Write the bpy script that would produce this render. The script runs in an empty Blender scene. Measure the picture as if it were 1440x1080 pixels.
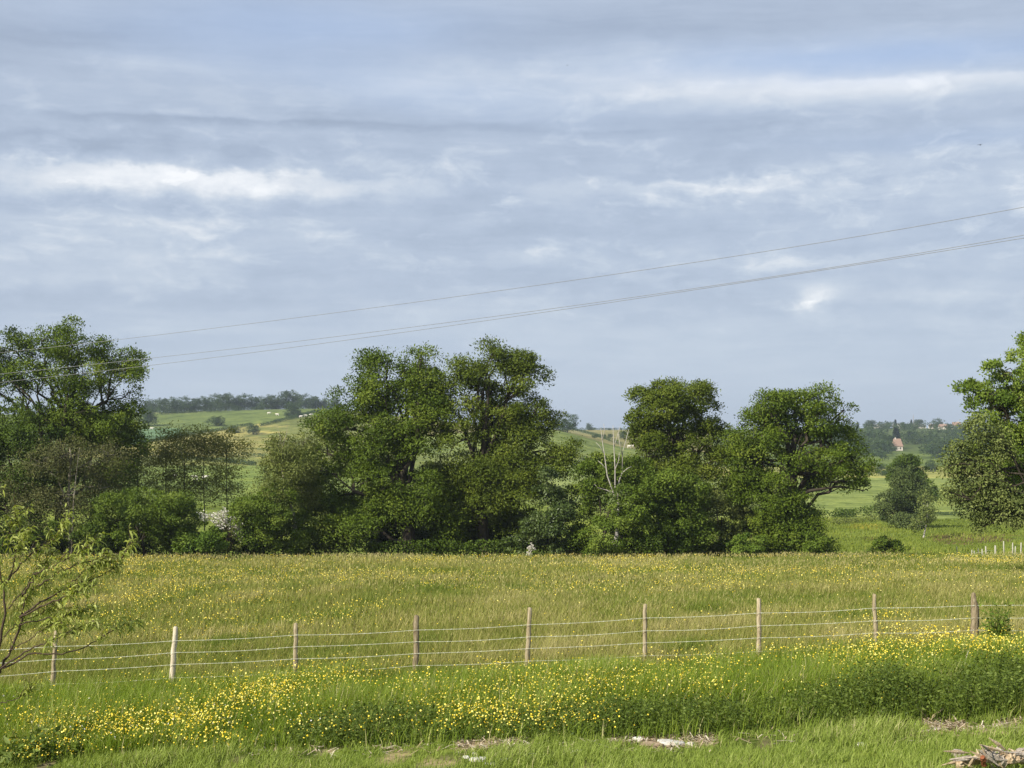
import bpy, math, random
import numpy as np
from mathutils import Vector
random.seed(7)
SC = bpy.context.scene
COL = SC.collection
F, HY, CZ = 2000.0, 610.0, 5.0          # focal length (px of a 1440 wide picture), horizon row, eye height

# ------------------------------------------------------------------ helpers
def pt(px, py, D):
    return np.array([(px-720)/F*D, D, CZ-(py-HY)/F*D])

def tag(o, label=None, cat=None, group=None, kind=None):
    if label: o['label'] = label
    if cat: o['category'] = cat
    if group: o['group'] = group
    if kind: o['kind'] = kind
    return o

def empty(name, loc, label=None, cat=None, group=None):
    o = bpy.data.objects.new(name, None)
    o.empty_display_size = 0.3
    o.location = [float(v) for v in loc]
    COL.objects.link(o)
    return tag(o, label, cat, group)

def unit(v):
    return v/np.maximum(np.linalg.norm(v, axis=-1, keepdims=True), 1e-9)

class Geo:
    """collects quads and tubes, builds ONE mesh object"""
    def __init__(s): s.V=[]; s.Q=[]; s.A=[]; s.n=0
    def add(s, V, Q, a=0.5):
        V=np.asarray(V,float).reshape(-1,3); Q=np.asarray(Q,int).reshape(-1,4)
        s.V.append(V); s.Q.append(Q+s.n); s.n+=len(V)
        a=np.broadcast_to(np.asarray(a,float),(len(V),)); s.A.append(a)
    def quads(s, V, a=0.5):                    # V (n,4,3)
        n=len(V); a=np.asarray(a,float)
        if a.ndim: a=np.repeat(a,4)
        s.add(V.reshape(-1,3), np.arange(4*n).reshape(-1,4), a)
    def tube(s, P, R, n=7, a=0.5, rough=0, rng=None):
        P=np.asarray(P,float); m=len(P); R=np.broadcast_to(np.asarray(R,float),(m,))
        T=unit(np.gradient(P,axis=0))
        ref=np.array([0,0,1.]) if abs(T[0,2])<.8 else np.array([1.,0,0])
        U=unit(np.cross(T,ref)); W=np.cross(T,U)
        th=np.linspace(0,2*math.pi,n,endpoint=False)
        rr=R[:,None]*np.ones((1,n))
        if rough and rng is not None: rr=rr*(1+rough*rng.normal(size=(m,n)))
        ring=P[:,None]+rr[...,None]*(np.cos(th)[None,:,None]*U[:,None]+np.sin(th)[None,:,None]*W[:,None])
        i=np.arange(m-1)[:,None]*n; j=np.arange(n)[None]; k=(j+1)%n
        Q=np.stack([i+j,i+k,i+n+k,i+n+j],-1).reshape(-1,4)
        V=ring.reshape(-1,3)
        cap=[]
        b=len(V); V=np.vstack([V,P[0],P[-1]])
        for q in range(n):
            cap.append([q,b,b,(q+1)%n]); e=(m-1)*n
            cap.append([e+(q+1)%n,b+1,b+1,e+q])
        s.add(V,Q,a); s.tri(V.shape[0],cap)
    def tri(s, nv, cap):
        s.T=getattr(s,'T',[]); off=s.n-nv
        for c in cap: s.T.append([off+c[0],off+c[1],off+c[3]])
    def build(s, name, mat, parent=None, smooth=False, attr=True):
        V=np.vstack(s.V); Q=np.vstack(s.Q); A=np.concatenate(s.A)
        if parent is not None: V=V-np.array(parent.matrix_basis.translation if False else parent.location)[None]
        T=np.array(getattr(s,'T',[]),int).reshape(-1,3)
        me=bpy.data.meshes.new(name)
        me.vertices.add(len(V)); me.vertices.foreach_set('co',V.astype(np.float32).ravel())
        li=np.concatenate([Q.ravel(),T.ravel()]).astype(np.int32)
        me.loops.add(len(li)); me.loops.foreach_set('vertex_index',li)
        st=np.concatenate([np.arange(len(Q))*4, len(Q)*4+np.arange(len(T))*3]).astype(np.int32)
        me.polygons.add(len(st)); me.polygons.foreach_set('loop_start',st)
        me.polygons.foreach_set('use_smooth',np.full(len(st),bool(smooth)))
        if attr:
            at=me.attributes.new('tint','FLOAT','POINT'); at.data.foreach_set('value',A.astype(np.float32))
        me.update(calc_edges=True)
        me.materials.append(mat)
        o=bpy.data.objects.new(name,me); COL.objects.link(o)
        if parent is not None: o.parent=parent
        return o

# ------------------------------------------------------------------ terrain
LD=[-30,5,14,20,22,28,40,60,80,100,115,130,160,200,260,340,450,600,700,800,900,1000,1100,1250,1400,1600,1900,3000,7000]
far_r=[783,776,762,744,724,703,688,672,664,657,650,640,630,617,608,602,603,606,609]
far_l=[797,790,770,748,722,700,678,652,632,612,592,579,574,578,588,598,602,606,609]
far_m=[797,790,770,748,722,698,680,648,600,600,606,611,610,607,604,606,606,607,609]
far_n=[797,790,770,748,722,700,685,660,639,629,622,617,612,607,604,605,605,606,609]
COLS=[(-700,far_l,8),(0,far_l,8),(210,far_l,5),(460,far_l,-1),(620,[.5*(a+b) for a,b in zip(far_l,far_m)],0),(772,far_m,0),
      (890,far_n,0),(1000,far_n,0),(1150,far_r,0),(1440,far_r,0),(2200,far_r,0)]
GU=np.array([c[0] for c in COLS],float)
tab=[]
for u,far,dp in COLS:
    uu=min(max(u,-100),1540)
    p20=1100-.035*uu; p22=1068-.040*uu; p28=991-.055*uu
    z20=-(p20-HY)/F*20; z22=-(p22-HY)/F*22; z28=-(p28-HY)/F*28; z100=-(788-HY)/F*100
    z=[z20+.15,z20+.25,z20+.12,z20,z22,z28]
    for D in (40,60,80,100): z.append(z28+(z100-z28)*(D-28)/72)
    for D,p in zip(LD[10:],far):
        w=min(1,max(0,(D-600)/250))*max(0,1-max(0,D-1300)/300)
        z.append(-(p+dp*w-HY)/F*D)
    tab.append(z)
tab=np.array(tab)                            # (cols, LD)
LT=np.log(np.array(LD,float)+40)
GL=np.linspace(LT[0],LT[-1],520)
fine=np.array([np.interp(GL,LT,r) for r in tab])
for _ in range(2):
    k=np.ones(5)/5
    fine=np.array([np.convolve(np.pad(r,2,mode='edge'),k,'valid') for r in fine])
GU2=np.linspace(GU[0],GU[-1],300)
fine=np.array([[0]]) if False else np.stack([np.interp(GU2,GU,fine[:,j]) for j in range(fine.shape[1])],1)
kk=np.ones(9)/9
fine=np.stack([np.convolve(np.pad(fine[:,j],4,mode='edge'),kk,'valid') for j in range(fine.shape[1])],1)

def gz(x, y):
    x=np.asarray(x,float); y=np.asarray(y,float)
    D=np.maximum(y,14.0)
    u=np.clip(720+F*x/D,GU2[0],GU2[-1])
    fi=(u-GU2[0])/(GU2[1]-GU2[0]); i=np.clip(fi.astype(int),0,len(GU2)-2); fi=fi-i
    fj=(np.log(np.maximum(y,-29)+40)-GL[0])/(GL[1]-GL[0]); j=np.clip(fj.astype(int),0,len(GL)-2); fj=np.clip(fj-j,0,1)
    z=(fine[i,j]*(1-fi)+fine[i+1,j]*fi)*(1-fj)+(fine[i,j+1]*(1-fi)+fine[i+1,j+1]*fi)*fj
    b=np.clip((y-16)/20,0,1)
    z=z+.05*np.sin(x*.9+.4*y)*np.sin(y*.7-.3*x)+.10*b*np.sin(x*.23+1)*np.sin(y*.19)
    return z+CZ

def ground_at(px, py, d0=104, d1=2400):
    D=np.exp(np.linspace(math.log(d0),math.log(d1),4000))
    x=(px-720)/F*D
    row=HY-(gz(x,D)-CZ)/D*F
    k=np.argmax(row<=py)
    if row[k]>py: k=int(np.argmin(row))
    return x[k],D[k],float(gz(x[k],D[k]))

def on_ground(px, D):
    x=(px-720)/F*D
    return np.array([x,D,float(gz(x,D))])

# 2-D value noise
_rs=np.random.default_rng(99); _N=_rs.random((256,256))
def vnoise(x, y):
    xi=np.floor(x).astype(int); yi=np.floor(y).astype(int); fx=x-xi; fy=y-yi
    fx=fx*fx*(3-2*fx); fy=fy*fy*(3-2*fy); g=lambda a,b:_N[a%256,b%256]
    return (g(xi,yi)*(1-fx)+g(xi+1,yi)*fx)*(1-fy)+(g(xi,yi+1)*(1-fx)+g(xi+1,yi+1)*fx)*fy
def fbm(x, y): return (vnoise(x,y)+.5*vnoise(x*2.1+9,y*2.1)+.25*vnoise(x*4.3,y*4.3+5))/1.75

# ------------------------------------------------------------------ materials
def new_mat(name):
    m=bpy.data.materials.new(name); m.use_nodes=True
    nt=m.node_tree; nt.nodes.clear()
    return m,nt,nt.nodes,nt.links
def ramp(ns, stops):
    r=ns.new('ShaderNodeValToRGB'); e=r.color_ramp.elements
    while len(e)<len(stops): e.new(.5)
    for k,(p,c) in enumerate(stops): e[k].position=p; e[k].color=(*c,1)
    return r
def leaf_mat(name, stops, trans=.16, rough=.55, spec=.12):
    m,nt,ns,ln=new_mat(name)
    out=ns.new('ShaderNodeOutputMaterial'); at=ns.new('ShaderNodeAttribute'); at.attribute_name='tint'
    r=ramp(ns,stops); ln.new(at.outputs['Fac'],r.inputs[0])
    p=ns.new('ShaderNodeBsdfPrincipled'); p.inputs['Roughness'].default_value=rough
    p.inputs['Specular IOR Level'].default_value=spec
    ln.new(r.outputs[0],p.inputs['Base Color'])
    t=ns.new('ShaderNodeBsdfTranslucent')
    hs=ns.new('ShaderNodeHueSaturation'); hs.inputs['Saturation'].default_value=1.15; hs.inputs['Value'].default_value=1.3
    hs.inputs['Hue'].default_value=.485
    ln.new(r.outputs[0],hs.inputs['Color']); ln.new(hs.outputs[0],t.inputs['Color'])
    mx=ns.new('ShaderNodeMixShader'); mx.inputs[0].default_value=trans
    ln.new(p.outputs[0],mx.inputs[1]); ln.new(t.outputs[0],mx.inputs[2]); ln.new(mx.outputs[0],out.inputs[0])
    return m
def rough_mat(name, stops, scale=(8,8,1.5), rough=.85, bump=.4, detail=6, spec=.2):
    m,nt,ns,ln=new_mat(name)
    out=ns.new('ShaderNodeOutputMaterial'); tc=ns.new('ShaderNodeTexCoord'); mp=ns.new('ShaderNodeMapping')
    mp.inputs['Scale'].default_value=scale
    n=ns.new('ShaderNodeTexNoise'); n.inputs['Scale'].default_value=1; n.inputs['Detail'].default_value=detail
    n.inputs['Roughness'].default_value=.65
    ln.new(tc.outputs['Object'],mp.inputs[0]); ln.new(mp.outputs[0],n.inputs['Vector'])
    r=ramp(ns,stops); ln.new(n.outputs[0],r.inputs[0])
    p=ns.new('ShaderNodeBsdfPrincipled'); p.inputs['Roughness'].default_value=rough; p.inputs['Specular IOR Level'].default_value=spec
    ln.new(r.outputs[0],p.inputs['Base Color'])
    b=ns.new('ShaderNodeBump'); b.inputs['Strength'].default_value=bump; b.inputs['Distance'].default_value=.03
    ln.new(n.outputs[0],b.inputs['Height']); ln.new(b.outputs[0],p.inputs['Normal'])
    ln.new(p.outputs[0],out.inputs[0])
    return m

M={}
def G(*a): return tuple(a)
M['oak']=leaf_mat('oak_leaf',[(0,(.040,.068,.006)),(.5,(.090,.136,.012)),(1,(.178,.222,.030))])
M['bronze']=leaf_mat('bronze_oak_leaf',[(0,(.044,.066,.006)),(.5,(.098,.134,.014)),(1,(.190,.222,.034))])
M['grey_dark']=leaf_mat('dark_grey_leaf',[(0,(.042,.064,.018)),(.5,(.084,.115,.032)),(1,(.15,.185,.06))])
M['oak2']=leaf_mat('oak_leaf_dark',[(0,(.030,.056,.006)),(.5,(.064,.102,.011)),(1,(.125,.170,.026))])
M['bush']=leaf_mat('hedge_leaf',[(0,(.046,.078,.008)),(.5,(.104,.155,.018)),(1,(.19,.24,.038))])
M['bright']=leaf_mat('bright_leaf',[(0,(.045,.088,.010)),(.5,(.098,.155,.018)),(1,(.175,.24,.038))])
M['brown']=leaf_mat('hawthorn_leaf',[(0,(.055,.062,.020)),(.5,(.105,.112,.036)),(1,(.18,.18,.07))],trans=.15)
M['olive']=leaf_mat('olive_leaf',[(0,(.065,.085,.018)),(.5,(.125,.15,.034)),(1,(.20,.225,.065))])
M['fuzz']=leaf_mat('fine_olive_leaf',[(0,(.095,.11,.026)),(.5,(.165,.18,.045)),(1,(.24,.25,.08))],trans=.4)
M['silver']=leaf_mat('silvery_leaf',[(0,(.034,.058,.012)),(.5,(.075,.112,.024)),(1,(.155,.19,.075))],rough=.45,spec=.3)
M['grey']=leaf_mat('grey_leaf',[(0,(.070,.098,.025)),(.5,(.145,.178,.048)),(1,(.245,.275,.09))])
M['ash']=leaf_mat('ash_leaf',[(0,(.085,.14,.018)),(.5,(.18,.25,.038)),(1,(.33,.40,.10))],trans=.35)
M['willow']=leaf_mat('sapling_leaf',[(0,(.16,.20,.03)),(.5,(.30,.35,.075)),(1,(.52,.55,.20))],trans=.35,rough=.4)
M['far']=leaf_mat('far_leaf',[(0,(.026,.052,.014)),(.5,(.048,.082,.022)),(1,(.085,.122,.034))])
M['pine']=leaf_mat('conifer_needle',[(0,(.014,.028,.012)),(.5,(.024,.042,.016)),(1,(.04,.062,.024))])
M['white_petal']=leaf_mat('white_blossom',[(0,(.42,.40,.33)),(.5,(.6,.57,.5)),(1,(.74,.72,.66))],trans=.2)
M['yellow']=leaf_mat('buttercup_petal',[(0,(.80,.60,.035)),(.5,(.90,.76,.10)),(1,(.95,.89,.32))],trans=.25,rough=.35)
M['meadow']=leaf_mat('meadow_blade',[(0,(.12,.165,.025)),(.3,(.195,.22,.044)),(.6,(.28,.268,.08)),(1,(.45,.40,.185))],trans=.25,rough=.6)
M['verge']=leaf_mat('verge_blade',[(0,(.085,.140,.013)),(.5,(.175,.245,.028)),(.85,(.265,.33,.06)),(1,(.48,.45,.21))],trans=.3)
M['short']=leaf_mat('short_blade',[(0,(.14,.20,.028)),(.5,(.24,.31,.06)),(.85,(.34,.40,.11)),(1,(.52,.47,.25))],trans=.3)
M['pasture']=leaf_mat('pasture_blade',[(0,(.11,.15,.020)),(.5,(.175,.215,.032)),(.9,(.235,.26,.05)),(1,(.34,.31,.11))],trans=.25,rough=.6)
M['nettle']=leaf_mat('nettle_leaf',[(0,(.050,.082,.013)),(.5,(.105,.148,.023)),(1,(.19,.235,.052))],trans=.2,spec=.15)
M['bark']=rough_mat('bark',[(.3,(.022,.018,.012)),(.7,(.07,.058,.04))],(6,6,1.5))
M['pale_bark']=rough_mat('pale_bark',[(.3,(.16,.14,.10)),(.7,(.32,.29,.23))],(6,6,2))
M['dead_wood']=rough_mat('dead_wood',[(.3,(.25,.23,.20)),(.7,(.50,.47,.42))],(5,5,1.5))
M['twig']=rough_mat('twig_bark',[(.3,(.035,.022,.016)),(.7,(.10,.07,.05))],(20,20,20))
M['post']=rough_mat('weathered_post',[(.32,(.15,.115,.06)),(.5,(.33,.27,.165)),(.7,(.48,.42,.30))],(45,45,4),bump=.7)
M['post_dark']=rough_mat('dark_post',[(.3,(.08,.06,.035)),(.5,(.24,.19,.115)),(.72,(.40,.34,.24))],(40,40,5),bump=.9)
M['post_pale']=rough_mat('pale_post',[(.3,(.30,.25,.17)),(.5,(.56,.49,.36)),(.7,(.68,.62,.5))],(45,45,4),bump=.6)
M['post_tan']=rough_mat('tan_post',[(.32,(.20,.155,.085)),(.5,(.40,.33,.21)),(.7,(.56,.50,.36))],(45,45,4),bump=.7)
M['white_post']=rough_mat('white_post',[(.3,(.27,.26,.20)),(.7,(.46,.44,.36))],(20,20,4),bump=.3)
M['wire']=rough_mat('fence_wire',[(.3,(.50,.52,.40)),(.7,(.66,.67,.54))],(40,40,40),rough=.5,bump=.1)
M['cable']=rough_mat('cable',[(.3,(.17,.175,.18)),(.7,(.23,.235,.24))],(9,9,9),rough=.6,bump=.05)
M['stone']=rough_mat('pale_stone',[(.3,(.36,.33,.27)),(.5,(.55,.52,.46)),(.7,(.70,.68,.62))],(14,14,14),bump=.6)
M['wood_split']=rough_mat('split_wood',[(.28,(.13,.08,.045)),(.45,(.42,.31,.19)),(.7,(.64,.54,.39))],(30,30,30),bump=.8)
M['wood_grey']=rough_mat('grey_wood',[(.3,(.22,.18,.14)),(.7,(.52,.46,.38))],(30,30,30),bump=.8)
M['wood_red']=rough_mat('red_heartwood',[(.3,(.14,.045,.02)),(.7,(.30,.11,.05))],(30,30,30),bump=.6)
M['cow']=rough_mat('cream_hide',[(.3,(.62,.57,.48)),(.7,(.76,.72,.64))],(2,2,2),bump=.1)
M['bird']=rough_mat('dark_feather',[(.3,(.02,.02,.02)),(.7,(.05,.05,.05))],(8,8,8))
M['render']=rough_mat('cream_render',[(.3,(.50,.45,.37)),(.7,(.66,.61,.52))],(1,1,1),bump=.1)
M['tile']=rough_mat('terracotta_tile',[(.3,(.22,.14,.10)),(.7,(.33,.23,.175))],(2,2,2),bump=.2)
M['tile_grey']=rough_mat('grey_roof',[(.3,(.28,.26,.25)),(.7,(.42,.40,.38))],(1,1,1),bump=.2)
M['pane']=rough_mat('dark_window',[(.3,(.02,.022,.025)),(.7,(.05,.05,.055))],(1,1,1),rough=.2,bump=0)
M['litter']=leaf_mat('straw',[(0,(.16,.11,.065)),(.5,(.40,.31,.19)),(1,(.66,.58,.45))],trans=.1,rough=.8)
M['soil']=rough_mat('soil_clod',[(.3,(.20,.14,.085)),(.7,(.42,.32,.21))],(12,12,12),bump=.8)

# ------------------------------------------------------------------ ground sheet
def ground():
    S=np.linspace(-1.0,1.0,640); L=np.linspace(math.log(11),math.log(7040),560)
    Sg,Lg=np.meshgrid(S,L); y=np.exp(Lg)-40; x=Sg*(y+40)
    z=gz(x,y); x=x.ravel(); y=y.ravel(); z=z.ravel()
    D=np.maximum(y,5); px=720+F*x/D; row=HY-(z-CZ)/D*F
    C=np.tile(np.array([.17,.175,.045]),(len(x),1))                   # under the meadow
    def put(m,c): C[m]=c
    far=y>112
    put(far,(.165,.205,.045))
    lf=far&(px<560)&(y>300)
    put(lf,(.155,.205,.055))
    l1=628-(px-165)*.158                                              # hedge below the blue-green crop
    put(lf&(row<655),(.17,.19,.06))
    put(lf&(row<643)&(row>l1)&(px+30*np.sin(row*.7)<375),(.29,.27,.095))
    put(lf&(row<=l1),(.13,.17,.055))
    put(lf&(row<=l1)&(px<256)&(px>172)&(row>603),(.11,.18,.095))
    l5=599-(px-368)*.247
    put(lf&(row<=l1)&(px>362)&(row>l5),(.13,.195,.05))
    put(lf&(row<582-(px-235)*.056)&(row<582),(.20,.225,.085))
    mf=far&(px>=560)&(px<1000)&(y>300)
    put(mf,(.165,.205,.062))
    put(mf&(row>655)&(px>770),(.205,.25,.09))
    put(mf&(row<=655)&(row>638),(.16,.19,.06))
    put(mf&(y>740),(.23,.215,.095))
    rf=far&(px>=1000)&(y>240)
    put(rf,(.20,.245,.075))
    put(rf&(row<672),(.30,.30,.095))
    put(rf&(row<656),(.12,.16,.045))
    put(rf&(y>1050),(.09,.12,.04))
    n=fbm(x*.15,y*.15)
    soil=far&(y<230)&(((px-1375)/62)**2+((row-757)/9)**2+(n-.5)*1.8<.8)
    put(soil,(.13,.095,.05))
    soil=far&(y<230)&(((px-1235)/22)**2+((row-758)/4)**2+(n-.5)*2<.8)
    put(soil,(.13,.105,.05))
    yel=far&(y<260)&(((px-1215)/35)**2+((row-740)/4.5)**2+(n-.5)*2.2<.9)
    put(yel,(.34,.30,.05))
    near=(y<27.5)
    put(near,(.11,.14,.03))
    n2=fbm(x*1.7,y*1.7)
    win=((px>640)&(px<730))|((px>860)&(px<1000))|((px>1280)&(px<1440))
    bare=near&(y<22.0+.2*np.sin(x))&(y>21.1)&(n2>np.where(win,.46,.72))
    put(bare,(.34,.26,.165))
    bare=near&(y<=21.0)&(n2>.72)
    put(bare,(.28,.22,.13))
    nr,nc=Sg.shape; i=np.arange(nr-1)[:,None]*nc; j=np.arange(nc-1)[None]
    Q=np.stack([i+j,i+j+1,i+nc+j+1,i+nc+j],-1).reshape(-1,4)
    m,nt,ns,ln=new_mat('ground_cover')
    out=ns.new('ShaderNodeOutputMaterial'); at=ns.new('ShaderNodeAttribute'); at.attribute_name='field'
    tc=ns.new('ShaderNodeTexCoord')
    def noise(sc,det):
        q=ns.new('ShaderNodeTexNoise'); q.inputs['Scale'].default_value=sc; q.inputs['Detail'].default_value=det
        ln.new(tc.outputs['Object'],q.inputs['Vector']); return q
    na=noise(.045,7); nb=noise(1.3,6); nc_=noise(.22,8)
    r=ramp(ns,[(.3,(.62,.66,.6)),(.5,(1,1,1)),(.72,(1.3,1.22,1.1))]); ln.new(na.outputs[0],r.inputs[0])
    r2=ramp(ns,[(.3,(.6,.62,.58)),(.5,(1,1,1)),(.7,(1.35,1.3,1.2))]); ln.new(nb.outputs[0],r2.inputs[0])
    mu=ns.new('ShaderNodeMix'); mu.data_type='RGBA'; mu.blend_type='MULTIPLY'; mu.inputs[0].default_value=1
    ln.new(at.outputs['Color'],mu.inputs[6]); ln.new(r.outputs[0],mu.inputs[7])
    mu2=ns.new('ShaderNodeMix'); mu2.data_type='RGBA'; mu2.blend_type='MULTIPLY'; mu2.inputs[0].default_value=1
    ln.new(mu.outputs[2],mu2.inputs[6]); ln.new(r2.outputs[0],mu2.inputs[7])
    p=ns.new('ShaderNodeBsdfPrincipled'); p.inputs['Roughness'].default_value=1; p.inputs['Specular IOR Level'].default_value=0
    b=ns.new('ShaderNodeBump'); b.inputs['Strength'].default_value=.8; b.inputs['Distance'].default_value=.25
    ln.new(nb.outputs[0],b.inputs['Height']); ln.new(b.outputs[0],p.inputs['Normal'])
    r3=ramp(ns,[(.34,(.66,.70,.62)),(.5,(1,1,1)),(.66,(1.28,1.22,1.1))]); ln.new(nc_.outputs[0],r3.inputs[0])
    mu3=ns.new('ShaderNodeMix'); mu3.data_type='RGBA'; mu3.blend_type='MULTIPLY'; mu3.inputs[0].default_value=1
    ln.new(mu2.outputs[2],mu3.inputs[6]); ln.new(r3.outputs[0],mu3.inputs[7])
    ln.new(mu3.outputs[2],p.inputs['Base Color']); ln.new(p.outputs[0],out.inputs[0])
    g=Geo(); g.add(np.stack([x,y,z],1),Q); o=g.build('ground',m,smooth=True,attr=False)
    ca=o.data.attributes.new('field','FLOAT_COLOR','POINT')
    ca.data.foreach_set('color',np.hstack([C,np.ones((len(C),1))]).astype(np.float32).ravel())
    tag(o,kind='structure')
ground()

# ------------------------------------------------------------------ foliage
def leaf_quads(C, size, rng, out=None, up=.5, aspect=.55, droop=0.0, outk=.6, nrm=None, nj=.45):
    n=len(C)
    t=rng.normal(size=(n,3))
    if out is not None: t=t+out*outk*1.5
    t[:,2]-=droop
    t=unit(t)
    if nrm is not None: nn=nrm+rng.normal(size=(n,3))*nj; nn[:,2]+=up*.6
    else:
        nn=rng.normal(size=(n,3))*.75
        nn[:,2]+=up
        if out is not None: nn=nn+out*.5
    nn=unit(nn-t*(nn*t).sum(1,keepdims=True)); b=np.cross(nn,t)
    L=(size*rng.uniform(.65,1.3,n))[:,None]; w=L*aspect*.5
    mid=C+t*L*.45-nn*L*.06; tip=C+t*L-nn*L*.02
    return np.stack([C,mid+b*w+nn*L*.08,tip,mid-b*w+nn*L*.08],1)

def crown_geo(g, B, nleaf, lsize, clr, rng, flat=.65, shell=.5, lpc=240, up=.5, droop=0., jitter=.24, aspect=.55, tv=None, nj=.36):
    """leaf clumps: each clump a loose dome of leaves facing out of it, set over and through the lobes B"""
    B=np.asarray(B,float); w=(B[:,3]*B[:,5]+B[:,4]*B[:,5])**.8; w=w/w.sum()
    nc=max(len(B)+2,nleaf//lpc)
    bi=np.concatenate([np.arange(len(B)),rng.choice(len(B),nc-len(B),p=w)])
    d=unit(rng.normal(size=(nc,3)))
    r=(shell+(1-shell)*rng.random(nc)**.5)*(1+rng.normal(0,jitter,nc).clip(-.35,.38))
    sp=(rng.random(nc)<.16)&(d[:,2]>-.15)&(np.arange(nc)>=len(B)); r=np.where(sp,1.12+.22*rng.random(nc),r)   # ragged sprays
    c=B[bi,:3]+d*r[:,None]*B[bi,3:6]
    cs=clr*np.exp(rng.normal(-.08,.38,nc)).clip(.4,1.8); cs=np.where(r>1.1,cs*.55,cs); ct=rng.normal(.43,.17,nc)
    k=rng.poisson(lpc*(cs/clr)**2)+5
    idx=np.repeat(np.arange(nc),k); n=len(idx)
    e=unit(rng.normal(size=(n,3))+d[idx]*.55+[0,0,.55]); rr=.35+.7*rng.random(n)**.5
    off=e*rr[:,None]*cs[idx][:,None]*(1+.16*rng.normal(size=(n,1))); off[:,2]*=flat
    C=c[idx]+off; o=unit(d[idx]+e*.7)
    tt=np.clip(ct[idx]+rng.normal(0,.09,n),0,1)
    g.quads(leaf_quads(C,lsize,rng,o,up,aspect,droop,.6,unit(e+d[idx]*.35),nj),tt)
    return c

def limb(g, a, b, r0, r1, rng, wig=.06, n=6, sag=0., sides=7):
    a=np.asarray(a,float); b=np.asarray(b,float); t=np.linspace(0,1,n)[:,None]
    P=a+(b-a)*t; L=np.linalg.norm(b-a)
    P[1:-1]+=rng.normal(size=(n-2,3))*L*wig
    P[:,2]+=sag*L*np.sin(t[:,0]*math.pi)
    g.tube(P,np.linspace(r0,r1,n),sides)
    return P

def tree(name, label, cat, D, base, blobs, mat, nleaf, lsize=.22, clr=.6, trunk_r=.28, heart=None, seed=0, group=None,
         bark='bark', depth=1.0, flat=.65, shell=.5, lpc=240, up=.5, droop=0., jitter=.24, aspect=.55, tips=3, path=None, extra=None, nolimb=False, dj=.5):
    """blobs: (column, row, half width, half height) in picture pixels at distance D"""
    rng=np.random.default_rng(seed+1000)
    s=D/F
    B=[]
    for q in blobs:
        px,py,rx,ry=q[:4]; dy=q[4] if len(q)>4 else rng.normal(0,dj)*rx*s
        p=pt(px,py,D); p[1]+=dy; X=max(rx*s-clr*.28,.5*rx*s); Z=max(ry*s-clr*.24,.45*ry*s)
        B.append([*p,X,X*depth,Z])
    B=np.array(B)
    b0=on_ground(base,D) if not isinstance(base,tuple) else np.array(base)
    root=empty(name,b0,label,cat,group)
    g=Geo(); cs=crown_geo(g,B,nleaf,lsize,clr,rng,flat,shell,lpc,up,droop,jitter,aspect)
    g.build('crown' if cat=='tree' else 'foliage',M[mat],root)
    t=Geo()
    if path: P=np.array([pt(a,b,D) for a,b in path]); P=np.vstack([b0-[0,0,.3],P])
    else:
        h=B[:,:3].mean(0) if heart is None else pt(heart[0],heart[1],D)
        P=np.array([b0-[0,0,.3],b0*.6+h*.4+rng.normal(size=3)*[.15,.15,0],h])
    tt=np.linspace(0,1,len(P)); T=np.linspace(0,1,10)
    P=np.stack([np.interp(T,tt,P[:,k]) for k in range(3)],1)
    P[1:-1,:2]+=rng.normal(size=(8,2))*trunk_r*.22
    R=trunk_r*np.array([1.5,1.05,.95,.9,.84,.78,.7,.6,.5,.35]); t.tube(P,R,9,rough=.05,rng=rng)
    if not nolimb:
        for q in B:
            k=rng.integers(4,9); a=P[k]
            if q[2]<a[2]-1: a=P[max(2,k-3)]
            L=limb(t,a,q[:3],R[k]*.55,trunk_r*.12,rng,.05,7,.06)
            for _ in range(tips):
                d=unit(rng.normal(size=3)+[0,0,.4]); e=q[:3]+d*q[3:6]*.95
                limb(t,L[rng.integers(3,7)],e,trunk_r*.13,trunk_r*.025,rng,.07,5,.05,5)
    if extra:
        for seg,r0,r1 in extra:
            Q=np.array([pt(a,b,D-1.2) for a,b in seg]); t.tube(Q,np.linspace(r0,r1,len(Q)),6)
    t.build('trunk' if cat=='tree' else 'stem',M[bark],root,smooth=True)
    return root

GT='trees and bushes along the far edge of the meadow'
tree('oak_tree','tall broad tree at left edge with bare limbs showing through its crown','tree',109,82,
  [(15,492,36,26),(60,486,38,24),(108,488,40,30),(152,500,40,28),(185,520,20,28),(120,530,55,34),(172,560,32,34),(15,520,28,14),(150,600,44,40),
   (105,600,50,40),(-45,510,48,45),(70,520,30,20),(-90,560,50,60),(160,650,28,45),(120,660,50,50),(188,585,16,22),(100,480,30,16),(45,530,40,18),(20,545,24,12),(132,572,40,30),(168,612,34,40),(95,592,38,26),(185,640,22,40),(60,600,34,20)],
  'oak',98000,.175,.85,.42,(95,560),1,GT,tips=4,extra=[([(88,610),(62,588),(40,556),(8,530)],.16,.05),([(62,588),(52,556),(66,530)],.1,.04),([(88,600),(95,560),(90,520)],.15,.05)])
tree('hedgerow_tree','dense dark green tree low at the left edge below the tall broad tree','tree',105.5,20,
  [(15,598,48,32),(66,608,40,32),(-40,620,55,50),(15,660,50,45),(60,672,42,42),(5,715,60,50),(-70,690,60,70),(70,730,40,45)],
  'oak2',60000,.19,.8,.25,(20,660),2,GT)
tree('hawthorn_tree','brownish thin-leaved tree with a pale twin trunk in front of the dark trees at left','tree',103,99,
  [(98,640,40,28),(135,650,36,28),(70,650,36,25),(92,695,48,34),(50,715,40,36),(148,685,24,36),(110,730,40,30),(160,640,22,20),(30,680,30,35)],
  'brown',22000,.13,.6,.12,seed=3,group=GT,bark='pale_bark',path=[(98,735),(97,700),(99,655),(98,630)],tips=9,lpc=40,extra=[([(101,780),(104,700),(108,660),(112,630)],.07,.02)])
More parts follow.
